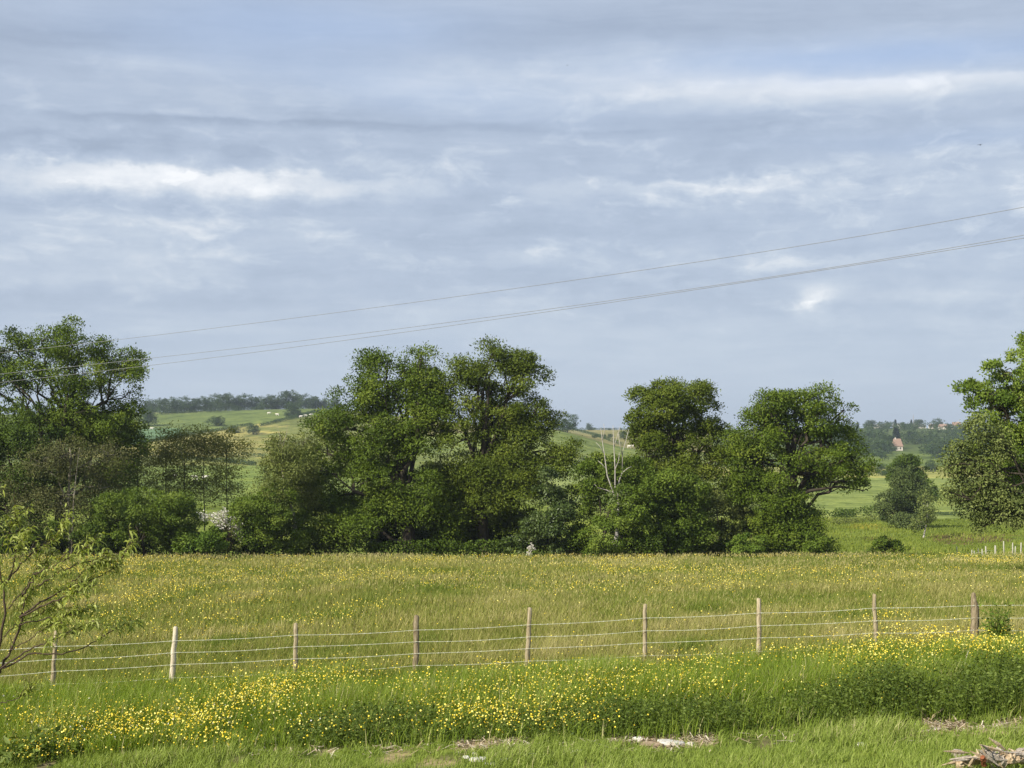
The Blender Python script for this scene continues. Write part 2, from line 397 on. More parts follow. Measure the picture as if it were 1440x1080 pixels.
tree('bush','dark low bush at the left edge of the meadow behind the young foreground tree','bush',102,40,
  [(30,752,55,30),(95,755,45,26),(-40,745,50,40),(130,760,25,20)],'oak2',16000,.18,.5,.1,seed=4,group=GT)
tree('bush','large rounded bright green bush left of the white blossom','bush',103,205,
  [(205,712,62,22),(160,728,36,36),(248,732,36,34),(200,735,70,30),(185,760,60,20),(150,758,30,22)],'bush',60000,.15,.6,.14,seed=5,group=GT,jitter=.12)
tree('bush','small bush with glossy vivid green leaves under the white blossom','bush',101,292,
  [(288,755,34,22),(310,762,26,16),(268,765,22,14)],'bright',9000,.2,.45,.07,seed=6,group=GT)
tree('bush','broad bush between the white blossom and the largest oak','bush',103,368,
  [(362,725,40,32),(392,712,32,34),(350,760,40,18),(395,758,40,22),(335,735,22,30),(420,750,22,30)],'bush',42000,.16,.6,.12,seed=7,group=GT)
# slender saplings with fuzzy crowns
for k,(x,top,lab) in enumerate([(194,632,'slender olive sapling closest to the tall left tree, behind the rounded bush'),(234,612,'slender sapling with forked stem, second from left of the thin row'),
        (260,606,'slender dark-stemmed sapling in the middle of the thin row'),(287,604,'slender sapling of two close stems in the thin row behind the white blossom'),(319,608,'slender sapling at the right end of the thin row')]):
    tree('slender_sapling',lab,'tree',112+k*.8,x,[(x,top+14,20,14),(x-14,top+30,20,14),(x+14,top+26,20,15),(x,top+48,22,16),(x-8,top+72,20,18),(x+10,top+88,20,18),(x-3,top+3,14,9)],'fuzz',4600,.15,.6,.045,
      seed=20+k,group='slender saplings behind the rounded bush',path=[(x+1,730),(x-1,680),(x,640),(x,top+8)],tips=12,lpc=16,depth=1,jitter=.35)
tree('thin_tree','thin leafy tree with a slanting pale trunk left of the largest oak','tree',103.5,418,
  [(396,632,24,18),(418,655,28,26),(384,658,22,22),(424,622,20,14),(404,692,26,22),(430,690,20,25),(378,690,18,18)],'olive',17000,.15,.6,.13,
  seed=8,group=GT,bark='pale_bark',path=[(416,735),(404,700),(396,660),(394,630)],tips=8,lpc=46,extra=[([(398,640),(394,615),(390,600)],.03,.008),([(397,630),(403,610),(404,596)],.03,.008)])
tree('oak_tree','largest oak, with two rounded tops, left of the pair at the centre','tree',106,575,
  [(522,512,20,14),(580,512,24,16),(606,528,16,18),(545,540,42,32),(590,548,34,34),(500,572,38,30),(470,602,34,28),(455,640,38,32),(520,615,48,42),
   (572,606,46,46),(450,690,38,36),(500,682,50,42),(552,680,46,36),(470,738,42,34),(526,715,40,26),(612,600,30,46),(440,742,28,30),(494,745,34,26),(430,665,20,26),(604,692,30,34),(570,716,34,20),(622,735,26,24),(545,515,12,14),(594,502,10,10)],
  'oak',140000,.175,.9,.5,(560,620),9,GT,tips=4)
tree('oak_tree','tallest oak with a dark forked trunk showing, right of the pair at the centre','tree',107,682,
  [(692,500,22,14),(722,508,23,18),(660,518,28,22),(742,532,26,26),(694,535,42,32),(652,560,34,38),(762,563,16,18),(722,575,40,30),(690,590,40,26),
   (750,615,40,30),(792,636,24,16),(640,625,32,34),(715,640,34,20),(772,655,28,20),(655,722,42,28),(702,738,38,32),(630,730,32,30),(665,765,40,18),(774,600,18,22),(735,585,30,26),(612,680,22,26),(640,672,26,22),(716,684,30,22),(700,665,24,16),(660,690,24,18),(745,660,26,22),(702,492,12,9),(690,702,36,26),(738,690,32,26),(648,660,32,26),(620,700,26,26),(676,668,26,20),(740,512,14,14)],
  'bronze',125000,.175,.88,.45,seed=10,group=GT,tips=4,path=[(677,735),(674,690),(680,640),(690,590)],
  extra=[([(675,690),(668,650),(655,610),(645,580)],.22,.08),([(680,650),(698,610),(712,570)],.2,.07),([(680,640),(684,590),(688,540)],.2,.06)])
tree('bush','tall grey-leaved bush with glinting leaves right of the tallest oak','bush',103.5,780,
  [(775,678,28,24),(792,700,22,28),(765,728,28,26),(788,758,22,22),(748,748,18,22),(730,765,18,16)],'silver',18000,.19,.5,.12,seed=11,group=GT,jitter=.2)
tree('bush','bush hiding the foot of the bare white dead tree','bush',102.8,840,
  [(835,668,26,26),(868,668,30,24),(830,715,28,38),(855,752,40,28),(882,705,30,32),(816,752,14,28),(888,745,26,36),(895,668,24,20)],'bush',52000,.17,.65,.14,seed=12,group=GT)
tree('oak_tree','oak with a flat tiered crown right of the bare white dead tree','tree',106.5,953,
  [(948,553,15,9),(936,564,30,16),(968,560,28,20),(908,556,11,9),(914,590,28,22),(958,590,40,28),(998,588,18,22),(1004,618,22,22),(938,620,42,20),(985,634,28,20),(908,636,16,16),(930,575,30,20),(965,660,30,10),(904,658,20,15),(1000,652,24,17),(930,668,22,12),(984,672,20,12),(930,549,14,10),(985,552,12,12)],
  'bronze',66000,.17,.74,.34,seed=13,group=GT,path=[(956,730),(952,680),(953,650),(952,610)],tips=4)
tree('bush','dark dense bush growing round the trunk of the flat-crowned oak','bush',103.5,935,
  [(918,702,32,26),(932,688,32,18),(972,692,26,20),(940,738,36,38),(960,716,26,34),(905,762,36,22),(962,764,24,18),(980,745,16,26)],'bush',44000,.18,.65,.14,seed=14,group=GT)
tree('bush','pale olive thin bush between the two right-hand oaks','bush',107,1015,
  [(1000,722,34,28),(1030,738,32,36),(1008,762,38,20),(1046,712,18,22),(985,700,20,22)],'olive',22000,.15,.55,.1,seed=15,group=GT,tips=5)
tree('bush','bluish green bush deep in the gap between the two right-hand oaks','bush',119,1010,
  [(1006,690,26,22),(1030,700,22,20),(985,705,18,18)],'grey',7000,.2,.5,.1,seed=16,group=GT)
tree('oak_tree','round-headed oak with a long low branch reaching right','tree',105.5,1105,
  [(1125,560,26,11),(1080,566,20,13),(1152,568,27,16),(1188,577,13,14),(1104,588,42,26),(1150,596,42,28),(1068,612,32,24),(1182,625,32,26),(1120,635,48,32),(1060,650,32,28),(1165,655,42,20),(1206,650,17,18),
   (1196,684,24,11),(1184,668,28,14),(1208,674,18,12),(1160,676,26,14),(1150,682,30,14),(1088,690,36,28),(1108,728,36,36),(1130,758,34,24),(1082,758,36,20),(1075,725,20,26),(1042,655,22,24),(1050,690,26,22),(1038,625,16,18),(1060,582,12,10),(1100,566,12,10)],
  'oak',95000,.175,.84,.45,seed=17,group=GT,tips=4,path=[(1107,740),(1110,700),(1114,650),(1118,610)],extra=[([(1110,700),(1140,690),(1180,684),(1216,690)],.18,.04),([(1075,575),(1066,562),(1058,556)],.03,.01)])
tree('bush','low green bush at the foot of the round-headed oak, left side','bush',101.5,1060,
  [(1062,766,24,14),(1040,770,16,11)],'bright',5000,.17,.4,.06,seed=18,group=GT)
tree('bush','dark low bush at the foot of the round-headed oak, right side','bush',102,1140,
  [(1135,765,28,15),(1152,770,14,10)],'bush',6000,.18,.4,.06,seed=19,group=GT)
tree('bush','low spiky bush on its own at the meadow edge right of the oaks','bush',108,1240,
  [(1238,762,7,13),(1250,772,20,7),(1228,774,9,7),(1268,774,12,5)],'bush',3200,.18,.35,.05,seed=30,tips=4)
xx,DD,zz=ground_at(1268,742)
tree('pasture_tree','grey-green bushy tree standing alone in the right-hand pasture','tree',DD,1268,
  [(1266,690,24,22),(1268,712,30,22),(1250,718,13,18),(1290,700,13,26),(1272,672,18,16),(1262,732,26,12),(1286,728,18,14),(1275,738,20,8)],'grey_dark',34000,.28,.95,.3,seed=31)
xx,DD,zz=ground_at(1283,724)
tree('pasture_tree','darker tree rising directly behind the grey-green pasture tree','tree',DD,1280,
  [(1274,646,15,9),(1282,662,22,14),(1300,680,14,24),(1270,655,12,10),(1278,672,24,14),(1262,668,12,12)],'oak2',16000,.36,1.1,.35,seed=32)
xx,DD,zz=ground_at(1299,757)
tree('birch_sapling','small thin tree with a white trunk beside the pasture tree','tree',DD,1298,
  [(1303,702,9,10),(1298,722,13,13),(1292,740,11,10)],'grey',2200,.22,.5,.1,seed=33,bark='dead_wood',path=[(1301,745),(1304,725),(1304,705)],tips=5,lpc=20)
tree('ash_tree','bright green tree leaning in at the right edge','tree',72,(float(pt(1520,700,72)[0]),72.0,float(gz(pt(1520,700,72)[0],72))),
  [(1432,508,22,18),(1404,522,18,12),(1366,546,14,7),(1385,552,14,8),(1422,556,36,26),(1392,582,22,22),(1455,560,40,55),(1404,640,28,22),(1442,640,36,36),(1412,688,32,18),(1446,700,30,18),(1490,600,50,60),
   (1500,520,50,50),(1470,480,25,18),(1425,600,34,28),(1500,690,45,45),(1372,560,8,10)],
  'ash',80000,.15,.5,.35,seed=34,heart=(1500,570),tips=4,jitter=.2,extra=[([(1500,640),(1440,655),(1410,660),(1395,668)],.1,.04)])
tree('grey_tree','grey-green drooping tree in front of the bright tree at the right edge','tree',69,(float(pt(1540,700,69)[0]),69.0,float(gz(pt(1540,700,69)[0],69))),
  [(1372,606,14,22),(1352,645,16,24),(1378,670,22,28),(1388,716,16,22),(1350,690,13,26),(1402,625,20,26),(1379,740,6,12),(1334,655,8,20),(1330,690,7,18),(1365,712,12,18),(1400,690,14,24),(1405,729,16,8),(1436,729,15,7),(1420,738,10,5),(1420,700,24,16),(1440,712,20,10)],
  'grey',17000,.14,.42,.2,seed=35,heart=(1450,660),tips=8,droop=.6,lpc=40,jitter=.3)

for k,(px,w,lab) in enumerate([(560,60,'added bush filling the dark hollow beneath the largest oak'),(640,50,'added bush darkening the gap between the trunks of the two central oaks'),(715,45,'added bush darkening the space behind the foot of the tallest oak')]):  # added filler bushes that keep the hollows behind the oaks dark
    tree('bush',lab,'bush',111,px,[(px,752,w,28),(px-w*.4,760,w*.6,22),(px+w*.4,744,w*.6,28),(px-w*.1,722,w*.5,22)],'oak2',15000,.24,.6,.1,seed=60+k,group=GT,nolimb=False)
# dead tree
def dead_tree():
    D=101.0; rng=np.random.default_rng(5)
    root=empty('dead_tree',on_ground(866,D),'bare white dead tree with upright forked branches','tree',GT)
    g=Geo(); b=on_ground(866,D)
    P=np.vstack([b-[0,.3,.2],[pt(a,c,d) for a,c,d in ((865,770,100.5),(867,752,100.6),(869,735,101.3),(869,698,101.2))]]); g.tube(P,[.17,.17,.14,.10,.08],8,rough=.08,rng=rng)
    g.build('trunk',M['dead_wood'],root,smooth=True)
    L=[[(868,705),(863,694),(854,669),(850,639),(847,620),(845,602)],[(866,700),(865,686),(865,659),(863,624),(862,598)],[(869,700),(870,678),(875,665),(882,659),(888,656)],
       [(863,694),(853,689),(841,686),(836,681)],[(875,665),(875.5,636),(880,620),(884,604)],[(850,639),(844,628),(838,622)],[(863,630),(868,614),(872,600)],[(853,660),(846,652),(841,648)],
       [(865,660),(870,648),(871,636)],[(866,757),(858,766),(853,774)],[(847,620),(850,606),(849,596)],[(875,640),(871,622),(870,610)]]
    for k,l in enumerate(L):
        h=Geo(); r=.07 if k<3 else .035
        P=np.array([pt(*q,D+.1+rng.normal(0,.12)-(.5 if q[1]>755 else 0)) for q in l]); h.tube(P,np.linspace(r,.015,len(P)),6); h.build('branch',M['dead_wood'],root,smooth=True)
dead_tree()

# white blossom shrubs
def blossom():
    D=101.2; rng=np.random.default_rng(8)
    root=empty('blossom_shrub',on_ground(316,D),'shrub with arching branches of white blossom beside the vivid green bush','bush',GT)
    g=Geo(); s=Geo()
    arcs=[[(322,775),(316,745),(300,728),(281,722)],[(322,775),(320,740),(308,724),(296,722)],[(322,775),(318,740),(314,724),(316,718)],[(323,775),(322,745),(328,730),(333,732)],
          [(324,775),(326,750),(334,742),(340,748)],[(324,775),(330,755),(338,752),(341,760)],[(322,770),(312,742),(290,727),(284,728)],[(322,770),(322,742),(318,732),(306,728)],[(324,770),(325,745),(332,738),(338,740)]]
    for a in arcs:
        P=np.array([pt(*q,D+rng.normal(0,.2)) for q in a]); T=np.linspace(0,3,24)
        P=np.stack([np.interp(T,range(4),P[:,k]) for k in range(3)],1); s.tube(P,np.linspace(.03,.01,24),5)
        k=rng.integers(9,24,150); C=P[k]+rng.normal(size=(150,3))*.12
        g.quads(leaf_quads(C,.11,rng,aspect=.9),rng.random(150))
    g.build('blossom',M['white_petal'],root); s.build('stem',M['twig'],root)
    h=Geo(); B=[[*pt(322,762,D),.9,.6,.55],[*pt(332,755,D),.5,.5,.6]]
    crown_geo(h,B,2600,.17,.4,rng); h.build('foliage',M['olive'],root)
    D=101; root=empty('blossom_shrub',on_ground(747,D),'small clump of white flowers at the foot of the grey-leaved bush','bush',GT)
    g=Geo(); B=[[*pt(747,774,D),.25,.2,.35]]; crown_geo(g,B,260,.1,.15,rng,lpc=12,aspect=.9); g.build('blossom',M['white_petal'],root)
    h=Geo(); B=[[*pt(747,779,D),.4,.3,.3]]; crown_geo(h,B,500,.14,.2,rng); h.build('foliage',M['bush'],root)
    s=Geo(); b=on_ground(747,D)
    for k in range(6): limb(s,b,b+[rng.normal(0,.2),rng.normal(0,.1),.55],.012,.005,rng)
    s.build('stem',M['twig'],root)
blossom()

# ------------------------------------------------------------------ far trees: shared meshes, individual objects
def proto(kind, seed):
    rng=np.random.default_rng(seed); g=Geo(); t=Geo()
    if kind=='round':
        B=[[rng.normal(0,.16),rng.normal(0,.16),.35+.3*rng.random(),.3,.3,.26] for _ in range(7)]+[[0,0,.72,.26,.26,.2],[0,0,.3,.4,.4,.26],[.1,.1,.18,.42,.42,.18],[-.2,.1,.12,.34,.34,.14],[.22,-.12,.13,.34,.34,.15],[0,.2,.25,.4,.4,.2]]
        crown_geo(g,B,4200,.055,.15,rng,lpc=34); t.tube([[0,0,-.05],[0,0,.25],[.02,0,.6]],[.03,.025,.01],6)
    elif kind=='bush':
        B=[[rng.normal(0,.35),rng.normal(0,.2),.35+.2*rng.random(),.4,.35,.34] for _ in range(6)]
        crown_geo(g,B,3200,.07,.17,rng,lpc=30); t.tube([[0,0,-.05],[0,0,.2],[.02,0,.4]],[.03,.025,.01],6)
    else:
        n=1500; h=rng.random(n)**.8; r=(1-h)*.24+.01; a=rng.random(n)*6.283; r=r*rng.uniform(.5,1.05,n)
        C=np.stack([r*np.cos(a),r*np.sin(a),.06+h*.93],1); o=np.stack([np.cos(a),np.sin(a),-.2*np.ones(n)],1)
        g.quads(leaf_quads(C,.09,rng,o,.3,.5,.3),np.clip(rng.normal(.45,.2,n),0,1)); t.tube([[0,0,-.05],[0,0,.5],[0,0,.97]],[.03,.02,.004],6)
    mats={'round':'far','bush':'far','cone':'pine'}
    c=g.build('crown',M[mats[kind]]); k=t.build('trunk',M['bark'])
    me=(c.data,k.data); bpy.data.objects.remove(c); bpy.data.objects.remove(k); return me
PR={k:[proto(k,40+i+10*j) for i in range(3)] for j,k in enumerate(('round','bush','cone'))}
cnt=[0]
def far_tree(name, label, px, pybase, hpx, kind='round', wide=1.0, cat='tree', group=None, D=None):
    if D is None: x,D,z=ground_at(px,pybase)
    else: x,y,z=on_ground(px,D)
    root=empty(name,(x,D,z-.1),label,cat,group); h=hpx*D/F
    root.scale=(h*wide,h*wide,h); root.rotation_euler=(0,0,random.random()*6.28); cnt[0]+=1
    a,b=PR[kind][cnt[0]%3]
    for nm,me in (('crown',a),('trunk',b)):
        o=bpy.data.objects.new(nm if cat=='tree' else {'crown':'foliage','trunk':'stem'}[nm],me); COL.objects.link(o); o.parent=root
    return root
GS='row of trees along the skyline of the left hill'
row=[(207,577,20),(219,580,18),(232,581,22),(246,581,24),(260,580,23),(274,579,20),(289,578,22),(303,577,24),(318,576,25),(332,575,22),(344,574,23),(360,573,19),(374,572,22),(388,571,20),(403,571,27),(416,570,22),(430,569,21),(444,568,18),(456,568,17),(470,568,19)]
ords='first second third fourth fifth sixth seventh eighth ninth tenth eleventh twelfth thirteenth fourteenth fifteenth sixteenth seventeenth eighteenth nineteenth twentieth'.split()
for k,(x,b,h) in enumerate(row):
    far_tree('hilltop_tree',f'{ords[k]} tree from the left in the row on the left skyline',x,b,h,'round',1.05,group=GS)
far_tree('field_tree','dark rounded tree standing below the left end of the skyline row',209,599,26,'round',1.0)
far_tree('field_tree','dark tree below the skyline row with white cattle beside it',412,587,23,'round',1.1)
far_tree('field_bush','wide bush in the middle of the upper left field',305,599,15,'bush',1.4,cat='bush')
far_tree('field_bush','dark round bush at the lower end of the sloping hedge on the left hill',356,611,15,'bush',1.0,cat='bush')
far_tree('field_bush','pale bush left of the dark round bush on the left hill',333,609,11,'bush',1.3,cat='bush')
far_tree('field_tree','large round tree on the ridge at the top of the central sloping hedge',798,606,27,'round',.95,D=735)
far_tree('field_tree','tree half hidden behind the tallest oak on the central ridge',780,598,18,'round',.95,D=735)
far_tree('field_tree','tiny lone tree on the central skyline',829,605,11,'round',.9)
far_tree('field_bush','tiny bush on the central skyline right of the lone tree',857,605,3.5,'bush',1.3,cat='bush')
for k,(x,b,h,l) in enumerate([(836,616,6,'left'),(848,616,6,'middle'),(858,616,7,'right')]):
    far_tree('field_bush',f'{l} one of three small bushes in the distant tan field',x,b,h,'bush',1.0,cat='bush',group='small bushes in the distant tan field')
far_tree('field_tree','taller tree in the distant tan field left of the tiered oak',877,618,13,'round',1.0)
far_tree('field_tree','tree at the end of the distant tan field touching the tiered oak',890,612,12,'round',1.0)
for k,(x,b,h,l) in enumerate([(822,648,8,'left'),(836,649,7,'middle'),(848,648,6,'right')]):
    far_tree('field_bush',f'{l} one of three dark bushes under the green central slope',x,b,h,'bush',1.2,cat='bush',group='dark bushes under the green central slope')

# hedges
def hedge(label, pts, h, w=1.4, dens=28, mat='far', leaf=.5, D=None):
    rng=np.random.default_rng(len(label)*7+int(pts[0][0]))
    W=[]
    for (a,b),(c,d) in zip(pts[:-1],pts[1:]):
        for t in np.linspace(0,1,12,endpoint=False): W.append(ground_at(a+(c-a)*t,b+(d-b)*t) if D is None else on_ground(a+(c-a)*t,D+.8*math.sin(9*t+a)))
    W.append(ground_at(*pts[-1]) if D is None else on_ground(pts[-1][0],D)); W=np.array(W); h=h*(1.25 if D is None else 1)
    seg=np.linalg.norm(np.diff(W[:,:2],axis=0),axis=1); s=np.concatenate([[0],np.cumsum(seg)])
    n=int(min(9000 if D is None else 40000,s[-1]*dens)); q=rng.random(n)*s[-1]
    P=np.stack([np.interp(q,s,W[:,k]) for k in range(2)],1)
    hh=h*(.65+.5*fbm(q*.12,q*0+.3))
    C=np.stack([P[:,0]+rng.normal(0,w*.35,n),P[:,1]+rng.normal(0,w*.35,n),0*q],1); C[:,2]=gz(C[:,0],C[:,1])+hh*rng.random(n)**.8
    root=empty('hedge',W[0],label,'hedge')
    g=Geo(); g.quads(leaf_quads(C,leaf,rng,None,.4,.7),np.clip(rng.normal(.4,.2,n),0,1)); g.build('foliage',M[mat],root)
hedge('hedge between the blue-green crop and the golden field on the left hill',[(150,631),(250,616),(355,598)],1.6)
hedge('hedge along the lower edge of the golden field, seen behind the slender saplings',[(165,643),(270,642),(372,643)],1.7)
hedge('lower hedge curving under the golden field, right of the slender saplings',[(250,645),(300,649),(360,655)],1.5)
hedge('long level hedge just under the skyline tree row on the left hill',[(225,583),(330,578),(400,574),(465,571)],1.6)
hedge('sloping hedge on the upper left hill beside the tree with cattle',[(366,600),(400,592),(450,579)],1.8)
hedge('hedge low on the left behind the slender saplings, below the resting cattle',[(170,690),(250,690),(345,688)],1.4,leaf=.35)
hedge('long hedge sloping down to the right along the central green ridge',[(755,592),(800,603),(840,614),(875,627)],1.9)
hedge('hedge crossing behind the bare dead tree above the pale green field',[(790,653),(840,655),(885,657)],1.6)
hedge('scrubby hedge filling the foot of the skyline tree row on the left hill',[(196,578),(235,581),(330,575.5),(404,571),(474,567.5)],3.4,w=4,dens=26,leaf=.6)
hedge('low dark bramble strip along the far edge of the meadow under the trees',[(-110,0),(300,0),(700,0),(1165,0)],1.7,w=1.8,dens=420,mat='oak2',leaf=.17,D=104.6)  # leaf strip added to darken the foot of the tree line
hedge('hedge on the central skyline',[(815,604.6),(860,604.6),(895,604.6)],1.6)
hedge('hedge dividing the two yellowish fields right of the round-headed oak',[(1180,670),(1240,669),(1266,665)],1.8)
hedge('dark clipped hedge across the pasture between oak and pasture tree',[(1135,731),(1185,728),(1245,723)],1.3,w=1.2,dens=60,leaf=.3,mat='oak2')
hedge('lower overgrown hedge bank beneath the dark clipped hedge',[(1130,741),(1185,737),(1245,731)],.7,w=1.2,dens=40,leaf=.25,mat='olive')
hedge('dark hedge seen under the crown of the right-edge tree',[(1390,724),(1440,718),(1500,716)],1.5,w=1.4,dens=60,leaf=.3,mat='oak2')
hedge('hedge on the hillside field right of the pale house',[(1310,645),(1340,640),(1375,633)],2)

# wooded hillside on the right: one mass, with the trees one can tell apart as things
def wood():
    rng=np.random.default_rng(77); g=Geo(); n=0
    for _ in range(900):
        px=rng.uniform(1160,1420); py=rng.uniform(601,648)
        if 1250<px<1300 and 622<py<660 and not(py<626): continue
        if py>640 and rng.random()<.75: continue
        if 1268<px<1300 and 628<py: continue
        if 1298<px<1345 and 601<py<612 and rng.random()<.85: continue
        if abs(px-1310)<14 and 606<py<620 and rng.random()<.7: continue
        if 1240<px<1272 and 612<py<636: continue
        x,D,z=ground_at(px,py); h=rng.uniform(6,11)*(.8 if py<606 else 1)
        B=[[x+rng.normal(0,h*.16),D+rng.normal(0,h*.16),z+h*rng.uniform(.3,.68),h*.3,h*.3,h*.28] for _ in range(4)]
        c0=rng.normal(0,.12)
        k=g.n; crown_geo(g,B,150,h*.13,h*.16,rng,lpc=8); g.A[-1]=np.clip(g.A[-1]+c0,0,1); n+=1
        if n>330: break
    o=g.build('far_wood',M['far']); tag(o,'hazy wood covering the far right hillside below the village','wood',kind='stuff')
wood()
for a in [('dark pointed conifer directly behind the pale tall house',1260,631,29,'cone',1.35),('dark round tree left of the pale tall house',1244,632,22,'round',1.1),('second dark tree left of the pale tall house',1250,634,17,'round',1.0),
          ('large dark round tree on the village skyline right of the mast',1319,603,15,'round',1.2),('cluster of dark skyline trees at the mast',1290,602,13,'round',1.5),('slim dark conifer just left of the mast',1281.5,600,12,'cone',.9),
          ('pointed dark tree on the village skyline left of centre',1259,600,12,'cone',1.1),('tall dark tree group at the left end of the village skyline',1222,598,12,'round',1.5),('narrow dark tree at far left of the village skyline',1206,599,9,'cone',1.1),
          ('small dark tree between the skyline roofs',1240,599,9,'round',1.2),('skyline tree right of the pointed dark one',1270,601,9,'round',1.3),('tree above the orange roof',1333,600,8,'round',1.1),
          ('bluish tree below the right-hand skyline houses',1347,613,16,'round',1.2),('big dark tree at the lower right of the wooded hill',1336,637,20,'round',1.5),('dark tree left of the big dark one at the lower right of the wooded hill',1318,638,15,'round',1.4),
          ('dark rounded bushy tree in the field below the pale tall house',1309,663,17,'round',1.1),('long dark bushy tree at the left foot of the wooded hill',1240,661,10,'bush',1.4),('tall grey-green tree left of the pale house wall',1233,642,26,'round',.95)]:
    far_tree('hill_tree',a[0],*a[1:])
far_tree('lone_bush','tiny round bush in the yellowish field right of the round-headed oak',1234,666,8,'round',1.0,cat='bush')

# ------------------------------------------------------------------ houses on the hill
def box(g, a, b):
    x0,y0,z0=a; x1,y1,z1=b
    V=[(x0,y0,z0),(x1,y0,z0),(x1,y1,z0),(x0,y1,z0),(x0,y0,z1),(x1,y0,z1),(x1,y1,z1),(x0,y1,z1)]
    g.add(V,[(0,1,5,4),(1,2,6,5),(2,3,7,6),(3,0,4,7),(4,5,6,7),(3,2,1,0)])
def house(label, px, pybase, wpx, hw, hr, roof='tile', deep=7, hip=0., chim=0.3, wins=3, name='house', D=None):
    if D is None: x,D,z=ground_at(px,pybase)
    else: x,y,z=on_ground(px,D); z=CZ-(pybase-HY)/F*D
    s=D/F; W=wpx*s/2; H=hw*s; R=hr*s; d=deep/2
    root=empty(name,(x,D,z),label,'house')
    o=np.array([x,D,z]); L=lambda P: np.asarray(P,float)+o
    g=Geo(); box(g,L((-W,-d,-2.5)),L((W,d,H))); 
    if hip<W*.3: 
        g.add(L([(-W,-d,H),(-W,d,H),(-W+hip,0,H+R*.97),(-W,-d,H),(W,d,H),(W,-d,H),(W-hip,0,H+R*.97),(W,d,H)]),[(0,1,2,2),(4,5,6,6)][:0]); g.T=[[8,9,10],[12,13,14]]
    g.build('wall',M['render'],root)
    e=.35; r=Geo()
    V=[(-W-e,-d-e,H-.1),(W+e,-d-e,H-.1),(W+e,d+e,H-.1),(-W-e,d+e,H-.1),(-W-e+hip,0,H+R),(W+e-hip,0,H+R)]
    r.add(L(V),[(0,1,5,4),(2,3,4,5)]); r.T=[[3,0,4],[1,2,5]]
    q=[(a,b,c-.25) for a,b,c in V]; r.add(L(q),[(0,4,5,1),(2,5,4,3)])
    r.build('roof',M[roof],root)
    if chim is not None:
        c=Geo(); cx=-W+2*W*chim; box(c,L((cx-.4,-.4,H+R*.6)),L((cx+.4,.4,H+R+.9))); c.build('chimney',M['render'],root)
    for k in range(wins):
        w=Geo(); cx=-W+2*W*(k+.5)/wins; box(w,L((cx-.45,-d-.06,H*.3)),L((cx+.45,-d-.01,H*.3+min(1.4,H*.5)))); w.build('window',M['pane'],root)
    return root
house('tall pale house with a steep terracotta roof alone on the wooded hillside',1261.5,633.5,12.5,6.2,10.5,'tile',7,1.0,.3,2)
house('low pale outbuilding wall just left of the tall pale house',1251,631,7,2,1,'tile_grey',4,0,None,1,'outbuilding')
house('long grey-roofed building at the left of the village skyline',1228,600,17,2.5,3,'tile_grey',9,1,None,4)
house('small pale house next to the long grey roof on the left of the village skyline',1244,602,8,3,3,'tile_grey',7,0,.7,2)
house('pale gabled house under the pointed dark skyline tree',1262,600,11,3,3.5,'tile_grey',8,0,.3,2)
house('long grey-roofed farm building right of the mast',1292,602,17,2.5,3.5,'tile_grey',10,1,None,4)
house('cream house right of the large round skyline tree',1311,603,8,4,2.5,'tile',7,0,.3,2)
house('small tan-roofed house between the cream and the orange-roofed houses',1326,604,11,4,3.5,'tile',7,.5,.6,2)
house('orange-roofed house at the right end of the village skyline',1345,603.5,11,5,5,'tile',8,.3,.7,2)
def mast():
    x,D,z=ground_at(1284.5,601); root=empty('mast',(x,D,z),'thin tall mast rising above the village skyline','mast')
    g=Geo(); g.tube([(x,D,z-1),(x,D,z+9),(x,D,z+16)],[.5,.35,.12],7); 
    g.build('pole',M['tile_grey'],root); h=Geo(); h.tube([(x-1.2,D,z+13),(x+1.2,D,z+13)],[.12,.12],6); h.build('crossbar',M['tile_grey'],root)
mast()

# ------------------------------------------------------------------ cattle
def cow_mesh():
    """one continuous body (head towards +x) grown with skin"""
    J=[(-.75,0,1.15),(-.35,0,1.12),(.15,0,1.08),(.6,0,1.14),(.95,0,1.25),(1.2,0,1.3),(1.5,0,1.12),
       (-.7,.2,.95),(-.78,.22,.55),(-.72,.22,.05),(-.7,-.2,.95),(-.78,-.22,.55),(-.72,-.22,.05),
       (.6,.2,.9),(.6,.2,.5),(.6,.2,.05),(.6,-.2,.9),(.6,-.2,.5),(.6,-.2,.05),(-.95,0,1.2),(-1.0,0,.6),(1.2,.25,1.4),(1.2,-.25,1.4)]
    E=[(0,1),(1,2),(2,3),(3,4),(4,5),(5,6),(0,7),(7,8),(8,9),(0,10),(10,11),(11,12),(3,13),(13,14),(14,15),(3,16),(16,17),(17,18),(0,19),(19,20),(5,21),(5,22)]
    R=[.3,.36,.38,.36,.22,.17,.1,.16,.08,.06,.16,.08,.06,.14,.07,.06,.14,.07,.06,.05,.04,.05,.05]
    me=bpy.data.meshes.new('cow'); me.from_pydata(J,E,[])
    o=bpy.data.objects.new('cow_tmp',me); COL.objects.link(o)
    md=o.modifiers.new('s','SKIN'); 
    for v,r in zip(me.skin_vertices[0].data,R): v.radius=(r,r)
    me.skin_vertices[0].data[2].use_root=True
    o.modifiers.new('u','SUBSURF').levels=1
    dg=bpy.context.evaluated_depsgraph_get(); dg.update()
    m2=bpy.data.meshes.new_from_object(o.evaluated_get(dg)); bpy.data.objects.remove(o); m2.materials.clear(); m2.materials.append(M['cow']); m2.name='cow'
    return m2
CM=cow_mesh()
GC='white cattle grazing in the distant fields'
